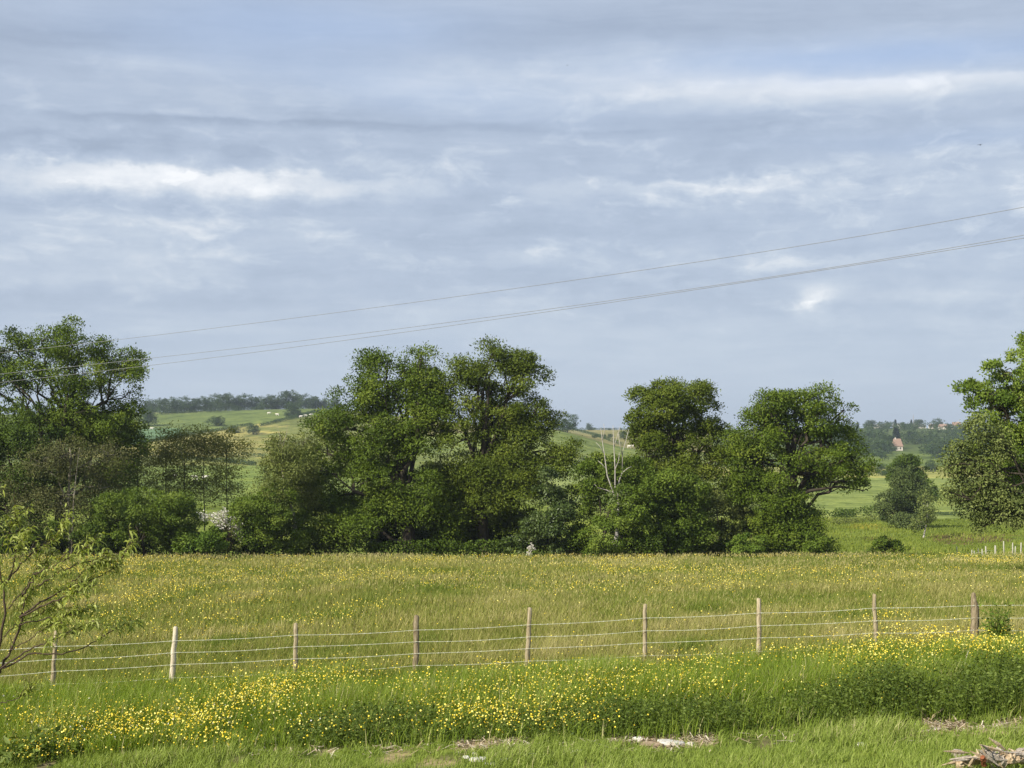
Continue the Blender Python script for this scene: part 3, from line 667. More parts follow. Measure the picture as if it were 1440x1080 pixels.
for px,py,rz,lab in [(378,583,.2,'white cow highest on the left hill, left of the tree below the skyline row'),(390,585,2.9,'white cow just left of the tree below the skyline row'),(423,588,.1,'white cow just right of the tree below the skyline row'),
        (430,586.5,3.0,'white cow in the middle of the three right of the hill tree'),(437,585.5,.3,'white cow furthest right of the hill tree'),(213,605,.2,'white cow in the blue-green crop by the tall left tree'),
        (244,674,.1,'white cow behind the left slender saplings'),(274,675,3.1,'white cow behind the middle slender saplings'),(288,675,.2,'white cow behind the right slender saplings'),
        (815.5,653,.1,'white cow at the left end of the hedge above the pale green field'),(834.5,654,3.0,'white cow by the middle of the hedge above the pale green field'),
        (885,630.5,.2,'larger white cow at the foot of the central sloping hedge'),(892,630,2.8,'white cow beside the flat-crowned oak at the foot of the central sloping hedge')]:
    x,D,z=ground_at(px,py); o=bpy.data.objects.new('cow',CM); COL.objects.link(o); o.location=(x,D,z); o.rotation_euler=(0,0,rz)
    s=1.0 if D<700 else 1.15; o.scale=(s,s,s); tag(o,lab,'cow',GC)

# ------------------------------------------------------------------ meadow fence
POSTS=[(-440,907,1000,6.5,'post',2),(-268,902,994,7,'post',-2),(1700,829,898,7,'post',1),(1866,828,897,6.5,'post_tan',0),(-96,(897),(988),6.5,'post',4),(79,888,978,6.5,'post',-6),(247,882,970,7.5,'post_pale',-5),(416,877,955,6.5,'post',-1),(586,866,945,8.5,'post_dark',-2),(745,855,937,7,'post',-4),(907.5,850,928,6.2,'post',-1),
       (1067,842,916,6.8,'post_tan',0),(1230,836,912,6,'post',2),(1371,834,903,11,'post_dark',1),(1535,830,900,7,'post',0)]
def fD(px): return 28+.6*px/1440
def fence():
    rng=np.random.default_rng(3)
    root=empty('wire_fence',on_ground(720,28.3),'fence of weathered wooden posts and four thin wires along the near edge of the meadow','fence')
    for px,top,bot,w,mat,tilt in POSTS:
        D=fD(px); a=pt(px,top,D); b=pt(px+tilt,bot,D); zb=gz(b[0],D)-.25
        b=b+(b-a)*((b[2]-zb)/max(.1,a[2]-b[2])); r=w*D/F/2
        n=11; t=np.linspace(0,1,n)[:,None]; P=b+(a-b)*t; P[2:-1,0]+=rng.normal(0,r*.13,n-3)
        R=r*(1.04-.1*t[:,0])*(1+rng.normal(0,.05,n)); R[-1]*=.85
        g=Geo(); P=np.vstack([P,P[-1]+[r*.1,0,.012]]); R=np.append(R,R[-1]*.5)
        if w>9: R=R*np.array([1,1,1.02,.95,1.05,1.1,.95,1.05,1.08,.8,.62,.5]); P[-3:,0]-=r*.35
        g.tube(P,R,10,rough=.07,rng=rng)
        o=g.build('post',M[mat],root,smooth=True)
        if mat=='post_pale': o['label']='pale barkless post'
        if w>9: o['label']='thick gnarled post with a broken top'
    WY={-440:(927,946,966,987),-268:(922,941,960,981),1700:(846,864,881,898),1866:(845,863,880,897),-96:(918,936,955,975),79:(909,927,944,962),247:(901,917.5,934.5,953),416:(893,909.5,926.5,945),586:(886,902.5,919,936),745:(878.5,895.5,912,929.5),907.5:(869,887,904,922),1067:(862,880,897,916),1230:(855,873,890,908),1371:(851.5,869,886,903),1535:(848,866,883,900)}
    xs=sorted(WY)
    for k in range(4):
        g=Geo(); P=[]
        for a,b in zip(xs[:-1],xs[1:]):
            for t in np.linspace(0,1,10,endpoint=False):
                px=a+(b-a)*t; py=WY[a][k]+(WY[b][k]-WY[a][k])*t+2.0*math.sin(math.pi*t)*(.5+.5*((k*7+int(a))%3)/2)
                P.append(pt(px,py,fD(px)-.07))
        P.append(pt(xs[-1],WY[xs[-1]][k],fD(xs[-1])-.07))
        P=np.array(P); g.tube(P,.0036,6)
        for a,b in zip(P[:-1],P[1:]):
            c=a+(b-a)*rng.random(); d=np.array([.012,0,.012]); g.tube([c-d,c,c+d],[.002,.005,.002],5); d=np.array([.01,.004,-.012]); g.tube([c-d,c,c+d],[.002,.004,.002],5)
        g.build('wire',M['wire'],root)
fence()

def far_fence():
    D=116; rng=np.random.default_rng(6)
    root=empty('post_fence',on_ground(1395,D),'short fence of pale uneven posts at the far right edge of the meadow','fence')
    L=[(1341.7,777,783,1.2),(1345.4,768,779,1.3),(1361.4,777,783,1.5),(1366.7,773,782,1.6),(1370,774.5,783,2),(1375.4,771,782,1.5),(1381,772,783,2.0),(1386,768,782,2.2),(1399.6,767,784,2.9),(1411.3,761,783,2.0),(1424,763,782,2.0),(1428,768,784,1.8),(1436,763,783,2.2),(1452,766,784,2)]
    tops=[]
    for k,(px,t,b,w) in enumerate(L):
        d=D+(k%3-1)*1.2; a=pt(px,t,d); c=pt(px+rng.normal(0,.8),b,d); c[2]=min(c[2],gz(c[0],d))-.2
        g=Geo(); g.tube([c,(a+c)/2,a],[w*d/F/2*1.05,w*d/F/2,w*d/F/2*.8],7); g.build('post',M['white_post'],root,smooth=True)
        tops.append(pt(px,max(t+5,774),D))
    g=Geo(); g.tube(np.array(tops),.008,5); g.build('wire',M['wire'],root)
far_fence()

# ------------------------------------------------------------------ overhead cables
def cables():
    def Dl(px): # straight plan line from (col -250, 76 m) to (col 1700, 36 m)
        a=pt(-250,600,76); b=pt(1700,600,36); m=(px-720)/F
        # x=m*y ; line x=a0+(b0-a0)t, y=...
        t=(m*a[1]-a[0])/((b[0]-a[0])-m*(b[1]-a[1])); return a[1]+(b[1]-a[1])*t
    L=[([(-250,520),(0,495.6),(204,474.5),(380,451.7),(500,435),(750,401),(1000,367),(1200,334),(1440,290),(1700,238)],'highest of the three overhead cables crossing the sky'),
       ([(-250,549),(0,525.6),(204,504.5),(380,485),(720,441),(920,414),(1120,384),(1440,330.5),(1700,281)],'middle overhead cable, upper of the close pair'),
       ([(-250,561),(42,532.6),(211,514),(380,493),(720,445.5),(920,416.5),(1120,385.2),(1270,361),(1440,336),(1700,291)],'lowest overhead cable, under its close twin')]
    for pts,lab in L:
        p=np.array(pts,float); c=np.polyfit(p[:,0],p[:,1],4)
        X=np.linspace(-250,1700,90); d1=np.polyder(c); X=np.concatenate([np.linspace(-900,-260,20),X,np.linspace(1720,2600,24)])
        yy=lambda x: np.polyval(c,x) if -250<=x<=1700 else (np.polyval(c,-250)+np.polyval(d1,0)*(x+250)*.8 if x<0 else np.polyval(c,1700)+np.polyval(d1,1400)*(x-1700)*1.1)
        P=np.array([pt(x,yy(x),Dl(x)) for x in X])
        g=Geo(); g.tube(P,.0085,6); o=g.build('overhead_cable',M['cable'],smooth=True); tag(o,lab,'cable','overhead cables')
cables()

def birds():
    for px,py,D,s,lab in [(1378,204,160,.36,'small dark bird flying high at the right of the sky'),(798,92,230,.26,'tiny faint bird near the top centre of the sky')]:
        c=pt(px,py,D); g=Geo()
        P=np.array([(-.5,0,0),(-.3,0,.03),(0,0,.04),(.3,0,.02),(.42,0,.03),(.52,0,.01)])*s
        g.tube(P,np.array([.03,.06,.1,.08,.06,.01])*s,8)
        for sg in (-1,1):
            V=np.array([(.18,.05*sg,.05),(-.15,.05*sg,.05),(-.2,.45*sg,.22),(.1,.45*sg,.24),(-.12,.95*sg,.12),(-.02,.95*sg,.13)])*s
            g.add(np.vstack([V,V-[0,0,.02*s]]),[(0,1,2,3),(3,2,4,5),(6,9,8,7),(9,11,10,8),(0,3,9,6),(3,5,11,9),(1,7,8,2),(2,8,10,4),(5,4,10,11)])
        g.V=[v@np.array([[.8,.6,-.1],[-.6,.8,0],[.1,0,1]]) + c for v in g.V]
        root=g.build('bird',M['bird'],smooth=True); tag(root,lab,'bird')
birds()

# ------------------------------------------------------------------ grass, flowers, weeds
def blades(g, x, y, H, W, rng, lean=.35, tint=None, dirx=.25):
    n=len(x); z=gz(x,y)-.02
    P=np.stack([x,y,z],1); a=rng.random(n)*6.283
    side=np.stack([np.cos(a),np.sin(a),0*a],1)*(W/2)[:,None]
    b=rng.random(n)*6.283; l=lean*np.abs(rng.normal(size=n))
    ld=np.stack([np.cos(b)*l+dirx*lean,np.sin(b)*l,0*b],1)*H[:,None]; up=np.stack([0*H,0*H,H],1)
    m=P+up*.55+ld*.3; t=P+up*np.sqrt(np.clip(1-.4*l**2,.3,1))[:,None]+ld
    V=np.stack([P-side,P+side,m+side*.85,m-side*.85, t-side*.12,t+side*.12],1)
    i=np.arange(n)[:,None]*6
    Q=np.concatenate([i+np.array([[0,1,2,3]]),i+np.array([[3,2,5,4]])],0)
    g.add(V.reshape(-1,3),Q,np.repeat(np.clip(tint,0,1),6))
def scatter(n, y0, y1, rng, margin=9, p=1.0):
    u=rng.random(n); y=(y0**p+(y1**p-y0**p)*u)**(1/p)
    hw=.385*y+margin; return rng.uniform(-1,1,n)*hw, y
def meadow():
    rng=np.random.default_rng(11); g=Geo()
    for n,y0,y1,h,w,p in [(205000,27.6,38,.38,.012,1.6),(190000,38,60,.40,.019,1.6),(210000,60,103,.38,.030,1.6),(9000,99,104,.50,.03,1)]:
        x,y=scatter(n,y0,y1,rng,p=p)
        q=fbm(x*.25+3,y*.25); q2=fbm(x*1.1,y*.8+7)
        H=h*(.45+.55*q+.45*q2)*rng.uniform(.6,1.25,n); W=w*rng.uniform(.6,1.4,n)
        t=rng.random(n)*.62+(q2-.5)*.55+(q-.5)*.9+.06
        # darker, taller green tufts
        tf=(fbm(x*.55+40,y*.3+3)>.70); t=np.where(tf,t-.3,t); H=np.where(tf,H*1.25,H)
        t=t-.10*np.clip((y-55)/40,0,1); right=(y>85)&(x>.21*y)
        t=np.where(right,t-.12,t)
        blades(g,x,y,H,W,rng,.45,t)
    n=60000; x,y=scatter(n,28,102,rng,p=1.5); k=rng.random(n)<np.clip(fbm(x*.2+50,y*.16)*2-.5,.1,1); x,y=x[k],y[k]; n=len(x)
    C=np.stack([x,y,gz(x,y)+rng.uniform(.38,.62,n)],1); w=np.interp(y,[28,100],[.006,.02]); h=np.interp(y,[28,100],[.04,.09])*rng.uniform(.6,1.3,n); a=rng.random(n)*3.14
    sd=np.stack([np.cos(a)*w,np.sin(a)*w,0*a],1); up=np.stack([rng.normal(0,.35,n)*h,0*h,h],1)
    g.quads(np.stack([C-up,C+sd,C+up,C-sd],1),rng.uniform(.65,1,n))
    o=g.build('meadow_grass',M['meadow']); tag(o,'tall olive and straw coloured meadow grass beyond the wire fence','grass',kind='stuff')
meadow()
def verge():
    rng=np.random.default_rng(12); g=Geo()
    x,y=scatter(330000,21.6,28.6,rng,8,1)
    px=720+F*x/y
    q=fbm(x*.7,y*.7); q2=fbm(x*2.2+5,y*2.2)
    keep=(y>22.2+.25*np.sin(x*1.3)+.2*np.cos(x*.5))|(rng.random(len(x))<.35)
    qx=720+F*x/y; keep&=~((qx>400)&(y<23.3)&(rng.random(len(x))<.62))
    edge=28.1+.5*(fbm(x*.8+20,y*0)-.5)*4
    keep&=(y<edge)|(rng.random(len(x))<.3)
    x,y,q,q2=x[keep],y[keep],q[keep],q2[keep]; n=len(x)
    H=(.20+.34*q+.22*q2)*rng.uniform(.6,1.3,n)*np.where(y>26.5,.75,1)*np.interp(y,[21.6,23.5],[.6,1])
    t=.42+rng.normal(0,.2,n)+(q2-.5)*.7+(q-.5)*.5; t=np.where(rng.random(n)<.035,1,t)
    blades(g,x,y,H,.011*rng.uniform(.6,1.5,n),rng,.5,t)
    o=g.build('verge_grass',M['verge']); tag(o,'lush green grass on the verge in front of the fence','grass',kind='stuff')
    g=Geo(); x,y=scatter(230000,15.5,22.4,rng,7,1)
    q=fbm(x*1.7,y*1.7); q3=fbm(x*.9+11,y*.9)
    keep=(q<.56)|(rng.random(len(x))<.25); px=720+F*x/y; win=((px>640)&(px<750))|((px>850)&(px<1010))|((px>1270)&(px<1440)); keep&=~((y>20.9)&(y<22.1)&(q>np.where(win,.40,.68))&(rng.random(len(x))<.88))
    x,y,q3=x[keep],y[keep],q3[keep]; n=len(x)
    H=(.05+.20*q3)*rng.uniform(.6,1.4,n)
    blades(g,x,y,H,.010*rng.uniform(.6,1.5,n),rng,.7,.45+rng.normal(0,.22,n)+(q3-.5)*.5)
    o=g.build('short_grass',M['short']); tag(o,'short bright grass along the bottom of the picture','grass',kind='stuff')
    g=Geo(); n=90000; x,y=scatter(n,104,240,rng,8,1.5); k=x>.10*y; x,y=x[k],y[k]; n=len(x)
    q=fbm(x*.2,y*.12)
    blades(g,x,y,.35*(.5+q)*rng.uniform(.6,1.2,n)*np.interp(y,[104,240],[1,1]),.05*y/110*rng.uniform(.7,1.4,n),rng,.6,.35+rng.normal(0,.2,n)+(q-.5)*1.0)
    o=g.build('pasture_grass',M['pasture']); tag(o,'green pasture grass in the field beyond the meadow at right','grass',kind='stuff')
verge()

def flowers():
    rng=np.random.default_rng(13)
    XY=[]
    # clusters on the verge: column, row, half width, half height, count (row is that of the flower heads)
    CL=[(165,1015,70,16,420),(60,1010,45,16,200),(270,1000,50,16,330),(340,975,60,18,420),(380,968,30,12,160),(300,1030,40,14,90),(420,960,40,20,170),(480,950,50,22,220),(560,965,50,18,140),(650,965,60,25,240),(695,935,16,7,50),
        (740,955,50,20,260),(830,950,60,16,320),(700,1000,60,18,260),(800,990,60,20,170),(620,990,50,18,150),(900,955,60,18,170),(960,940,60,20,240),(990,960,30,14,110),(1020,930,40,14,70),(1110,915,60,14,120),(1200,930,40,16,230),(1220,915,60,14,200),(1290,905,60,14,260),
        (1350,895,70,14,340),(1410,905,50,14,280),(1290,935,40,12,80),(240,955,160,12,90),(100,985,80,14,100),(70,1060,60,14,70),(1230,875,50,18,110),(1250,860,20,8,50),(500,1015,80,18,60),(1150,960,100,16,50),(430,1000,60,20,90)]
    for px,py,rx,ry,n in CL:
        n=int(n*2.1); a=px+rng.normal(0,.72,n)*rx; b=py+rng.normal(0,.7,n)*ry
        D=np.interp(b+35,[890,905,930,950,985,1060,1075,1100],[30.5,29.5,27.5,26,24.5,22,21.5,20.8])  # first guess, refined below
        for _ in range(12):
            z=gz((a-720)/F*D,D)+.42; row=HY-(z-CZ)/D*F
            D=np.clip(D*(1+(row-b)*.0011),20.5,36)
        XY.append(np.stack([(a-720)/F*D,D],1))
    V=np.vstack(XY)
    n=140000; x,y=scatter(n,28.4,101,rng,9,1.35)
    d=fbm(x*.16+8,y*.11); d2=fbm(x*.8,y*.45+4)
    k=rng.random(n)<np.clip((d-.36)*2.2,0.04,1)*np.clip((d2-.3)*2.6,.05,1); x,y=x[k],y[k]
    X=np.concatenate([V[:,0],x]); Y=np.concatenate([V[:,1],y]); n=len(X)
    hs=np.where(Y<28.6,rng.uniform(.30,.56,n),rng.uniform(.3,.55,n))
    Z=gz(X,Y)+hs
    S=np.where(Y<29,.0128,np.interp(Y,[29,50,100],[.0135,.018,.025]))*rng.uniform(.6,1.35,n)
    g=Geo(); C=np.stack([X,Y,Z],1)
    nn=rng.normal(size=(n,3))*.6; nn[:,2]+=.75; nn[:,1]-=.15; nn=unit(nn)
    t=unit(np.cross(nn,rng.normal(size=(n,3)))); b=np.cross(nn,t); tint=rng.random(n)
    for r in (0,math.pi/4):
        tt=t*math.cos(r)+b*math.sin(r); bb=-t*math.sin(r)+b*math.cos(r); s=S[:,None]; cup=nn*s*.35
        g.quads(np.stack([C+tt*s+cup,C+bb*s+cup*.6,C-tt*s+cup,C-bb*s+cup*.6],1)+(nn*.002 if r else 0)[:,None][:, 0] if False else np.stack([C+tt*s+cup,C+bb*s+cup*.6,C-tt*s+cup,C-bb*s+cup*.6],1)+(0 if not r else (nn*.003)[:,None]),tint)
    o=g.build('buttercups',M['yellow']); tag(o,'yellow buttercups scattered through the meadow and thick along the verge','flowers',kind='stuff')
    g=Geo(); n=140; px=rng.uniform(0,460,n); D=rng.uniform(21.6,25,n); X=(px-720)/F*D
    C=np.stack([X,D,gz(X,D)+rng.uniform(.25,.5,n)],1); g.quads(leaf_quads(C,.028,rng,None,.9,1.0),rng.random(n))
    o=g.build('white_flowers',M['white_petal']); tag(o,'sparse tiny white flowers in the lower left verge','flowers',kind='stuff')
flowers()
def litter():
    rng=np.random.default_rng(31); g=Geo(); n=5200; px=rng.uniform(350,1480,n); y=rng.normal(21.55,.38,n); x=(px-720)/F*y
    k=(fbm(x*1.7,y*1.7)>.42)&(((px>640)&(px<750))|((px>850)&(px<1010))|((px>1270)&(px<1440))|(rng.random(n)<.15)); x,y=x[k],y[k]; n=len(x); a=rng.random(n)*6.283; L=rng.uniform(.02,.10,n); w=rng.uniform(.004,.014,n)
    d=np.stack([np.cos(a),np.sin(a),rng.normal(0,.25,n)],1)*L[:,None]; sd=np.stack([-np.sin(a),np.cos(a),0*a],1)*w[:,None]
    C=np.stack([x,y,gz(x,y)+rng.uniform(.005,.05,n)],1); g.quads(np.stack([C-d-sd,C+d-sd,C+d+sd,C-d+sd],1),rng.random(n))
    o=g.build('dry_litter',M['litter']); tag(o,'dry straw and chips strewn on the bare strip','litter',kind='stuff')
litter()

def nettles():
    rng=np.random.default_rng(14); g=Geo(); s=Geo()
    def patch(px0,px1,y0,y1,n,hf):
        px=rng.uniform(px0,px1,n); y=rng.uniform(y0,y1,n)
        x=(px-720)/F*y; q=fbm(x*1.2,y*1.2)
        h=hf(px)*(.45+.8*q)*rng.uniform(.7,1.15,n)*np.interp(y,[y0,y0+.5,y1-.6,y1],[.6,1,1,.5])
        k=h>.08; x,y,h=x[k],y[k],h[k]
        z=gz(x,y)
        L=np.maximum((h/.042).astype(int),4); idx=np.repeat(np.arange(len(x)),L); f=(np.arange(len(idx))-np.repeat(np.cumsum(L)-L,L)+rng.random(len(idx)))/L[idx]
        a=rng.random(len(idx))*6.283; o=np.stack([np.cos(a),np.sin(a),.15+0*a],1)
        ln=rng.normal(0,.1,(len(x),2))
        C=np.stack([x[idx]+ln[idx,0]*f*h[idx],y[idx]+ln[idx,1]*f*h[idx],z[idx]+h[idx]*(.12+.88*f)],1)
        ct=rng.normal(.42,.14,len(x))
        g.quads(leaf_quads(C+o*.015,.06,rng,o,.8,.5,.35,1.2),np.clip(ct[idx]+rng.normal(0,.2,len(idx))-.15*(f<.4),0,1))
        P0=np.stack([x,y,z],1); P1=P0+np.stack([ln[:,0]*h,ln[:,1]*h,h*.97],1); w=np.array([.004,0,0])
        s.quads(np.stack([P0-w,P0+w,P1+w*.5,P1-w*.5],1),.3)
    patch(380,1800,21.75,23.4,4400,lambda p:np.interp(p,[380,430,500,600,680,780,880,1000,1080,1130,1200,1300,1440,1500],[.2,.5,.62,.58,.42,.44,.54,.6,.46,.58,.78,.85,.9,.9]))
    patch(1140,1800,23.2,24.6,1700,lambda p:np.interp(p,[1140,1250,1500],[.3,.72,.8]))
    patch(520,610,22.5,23.6,160,lambda p:.65+0*p)
    o=g.build('nettle_patch',M['nettle']); s.build('stem',M['nettle'],o); tag(o,'dark green nettle bed along the lower edge of the verge','nettles',kind='stuff')
nettles()

def broad_weed(label, px, D, n, h, sz, mat='nettle', spread=.35, seed=0, group=None):
    rng=np.random.default_rng(seed+500); b=on_ground(px,D); root=empty('weed_plant',b,label,'plant',group)
    g=Geo(); s=Geo()
    for k in range(n):
        a=rng.random()*6.28; r=spread*rng.random()**.6; e=b+np.array([math.cos(a)*r,math.sin(a)*r,h*rng.uniform(.4,1)])
        limb(s,b,e,.006,.003,rng,.05,4,.05,5)
        for q in range(4):
            o=unit(np.array([[math.cos(a)+rng.normal(0,.5),math.sin(a)+rng.normal(0,.5),.1]]))
            g.quads(leaf_quads((e-[0,0,q*h*.14])[None]+o*.02,sz,rng,o,.9,.42,.2,1.5),np.array([np.clip(rng.normal(.45,.22),0,1)]))
    g.build('foliage',M[mat],root); s.build('stem',M['nettle'],root); return root
broad_weed('broad-leaved dark dock plant at the lower left corner among buttercups',62,21.9,46,.5,.17,'nettle',.55,1)
broad_weed('dark leafy weed clump right of the dock plant at lower left',105,22.6,40,.45,.11,'nettle',.5,2)
broad_weed('leafy dark weed clump at the bottom left beside the dock plant',22,21.6,24,.3,.14,'nettle',.4,4)
broad_weed('leafy climbing shrub beside the thick gnarled fence post',1402,28.1,120,1.0,.085,'bright',.26,3)
def stalks():
    for px,D,top,base,lab in [(1352,25.2,(1362,915),(1350,975),'straight pale dry stalk in the nettles below the gnarled post'),(1370,24.6,(1397,955),(1364,980),'bent pale dry stalk leaning right in the nettles'),(1435,25.6,(1434,928),(1436,965),'pale dry stalk at the right edge in the nettles')]:
        g=Geo(); a=pt(*base,D); a[2]=gz(a[0],D)-.03; b=pt(*top,D); m=(a+b)/2; m[2]+=.10*(abs(top[0]-base[0])>20)
        g.tube([a,(a+m)/2,m,(m+b)/2+[0,0,.02],b],[.007,.006,.006,.005,.003],6); o=g.build('dry_stalk',M['white_post'],smooth=True); tag(o,lab,'stalk','pale dry stalks in the nettles')
stalks()

# ------------------------------------------------------------------ stones and wood on the ground
def lump(name, label, cat, px, py, wpx, hpx, mat, seed, deep=.7, jag=.1, group=None, rot=0., flat=False):
    """a faceted broken piece lying on the ground, wpx by hpx in the picture"""
    rng=np.random.default_rng(seed+900)
    D=ground_near(px,py+hpx*.5); s=D/F; b=on_ground(px,D)
    w=wpx*s*.55; h=hpx*s*1.25; d=w*deep
    nu,nv=14,7; V=[]
    ph=rng.random(6)*6.28
    for j in range(nv):
        v=-1+2*j/(nv-1); r=(1-abs(v)**4)**.35 if abs(v)<1 else .55
        for i in range(nu):
            a=2*math.pi*i/nu; q=1+jag*(math.sin(2*a+ph[0])+math.sin(3*a+ph[1])*.7)+rng.normal(0,jag*.4)
            c,si=math.cos(a),math.sin(a); k=(abs(c)**5+abs(si)**5)**-.2
            V.append((w*r*q*c*k,d*r*q*si*k,h*.5+h*.5*v*(1+rng.normal(0,jag*.6))))
    V=np.array(V); cr,sr=math.cos(rot),math.sin(rot); V=np.stack([V[:,0]*cr-V[:,2]*sr*.999*0-V[:,1]*0,V[:,1],V[:,2]+V[:,0]*math.tan(rot)],1)+b-[0,0,.02]
    Q=[]
    for j in range(nv-1):
        for i in range(nu): Q.append((j*nu+i,j*nu+(i+1)%nu,(j+1)*nu+(i+1)%nu,(j+1)*nu+i))
    g=Geo(); n0=len(V); V=np.vstack([V,V[-nu:].mean(0),V[:nu].mean(0)]); g.add(V,Q)
    g.T=[[(nv-1)*nu+i,(nv-1)*nu+(i+1)%nu,n0] for i in range(nu)]+[[(i+1)%nu,i,n0+1] for i in range(nu)]
    o=g.build(name,M[mat]); tag(o,label,cat,group); return o
def ground_near(px, py):
    D=np.linspace(15,40,3000); row=HY-(gz((px-720)/F*D,D)-CZ)/D*F
    return float(D[int(np.argmin(np.abs(row-py)))])
ST='pale stones on the bare strip'
for k,(px,py,w,h,l) in enumerate([(944,1044,34,6,'long flat white stone slab, largest on the bare strip'),(897,1039,15,6,'wedge-shaped white stone left of the long slab'),(971,1046,11,5,'small stone right of the long slab'),(812,1057,15,6,'pale stone halfway between slab and stone cluster'),
      (746,1062,15,6,'lone rounded stone right of the stone cluster'),(673,1067,22,5,'flat broken stone at the left of the stone cluster'),(710,1067,15,4,'thin dark-edged stone at the right of the cluster'),(655,1064,10,4,'smallest stone at the left end of the cluster'),
      (690,1073,16,4,'flat stone nearest the bottom edge in the cluster'),(668,1060,9,5,'small upright stone at the back of the cluster'),(1211,1046,12,5,'small pale stone in the grass left of the log heap'),(1316,1024,10,3,'thin white flake under the nettles')]):
    lump('stone',l,'stone',px,py,w,h,'stone',k,.75,.10,ST,rot=random.uniform(-.12,.12))
CLD='bare earth clods under the nettles'
for k,(px,py,w,h,l) in enumerate([(1390,1029,26,7,'large tan earth clod under the nettles at right'),(1372,1033,16,6,'tan earth clod left of the large one'),(1345,1035,12,5,'smallest tan earth clod, nearest the log heap'),(916,1047,30,6,'earthy mound under the wedge-shaped white stone'),(1408,1031,14,6,'tan earth clod at the right of the large one')]):
    lump('earth_clod',l,'earth',px,py,w,h,'soil',40+k,.8,.14,CLD)
def log(label, a, b, r, mat, seed, D, splinters=0, group='broken wood heaped at the bottom right'):
    rng=np.random.default_rng(seed+700)
    if D<21.5: D=D-19.9+ground_near((a[0]+b[0])/2,1089)
    P=np.array([pt(a[0],a[1]-6,D),pt(b[0],b[1]-6,D+.15)]); t=np.linspace(0,1,9)[:,None]; P=P[0]+(P[1]-P[0])*t
    P[1:-1]+=rng.normal(0,r*.12,(7,3)); g=Geo(); root=empty('broken_log',P[0],label,'log',group)
    g.tube(P,r*(1+rng.normal(0,.1,9)),11,rough=.13,rng=rng); g.build('wood',M[mat],root)
    for k in range(splinters):
        s=Geo(); c=P[rng.integers(0,9)]+rng.normal(0,r*.7,3)+[0,-.03,r*.7]; d=(P[-1]-P[0])/np.linalg.norm(P[-1]-P[0])*rng.uniform(.06,.2)+rng.normal(0,.04,3)
        s.tube([c-d,c,c+d],[.006,.021,.004],5,rough=.25,rng=rng); s.build('splinter',M[('wood_split','wood_grey')[k%2]],root)
log('thick tan splintered log at the left of the wood heap',(1344,1083),(1388,1070),.066,'wood_split',1,19.9,16)
log('grey broken log in the middle of the wood heap with rotten top',(1384,1067),(1412,1078),.07,'wood_grey',2,19.8,18)
log('tan log with loose fibres at the right of the wood heap',(1414,1074),(1450,1072),.066,'wood_split',3,19.9,16)
log('pale stick lying on top behind the heap',(1405,1061),(1416,1067),.028,'wood_grey',4,20.1,0)
log('pale log end at the right edge of the picture above the heap',(1430,1063),(1456,1059),.035,'wood_grey',5,20.2,2)
log('short reddish broken piece in the wood heap',(1382,1071),(1384,1082),.03,'wood_red',6,19.65,0)
lump('wood_block','cut grey wooden block at the left end of the wood heap','wood',1348,1062,16,13,'wood_grey',60,.8,.06,rot=-.15)
log('thin bleached branch curving out under the nettles',(1290,1000),(1312,1023),.012,'wood_split',7,22.0,0,'bleached branches under the nettles')
log('short forked bleached branch under the nettles right of the curved one',(1313,1013),(1326,1003),.013,'wood_split',8,21.9,1,'bleached branches under the nettles')

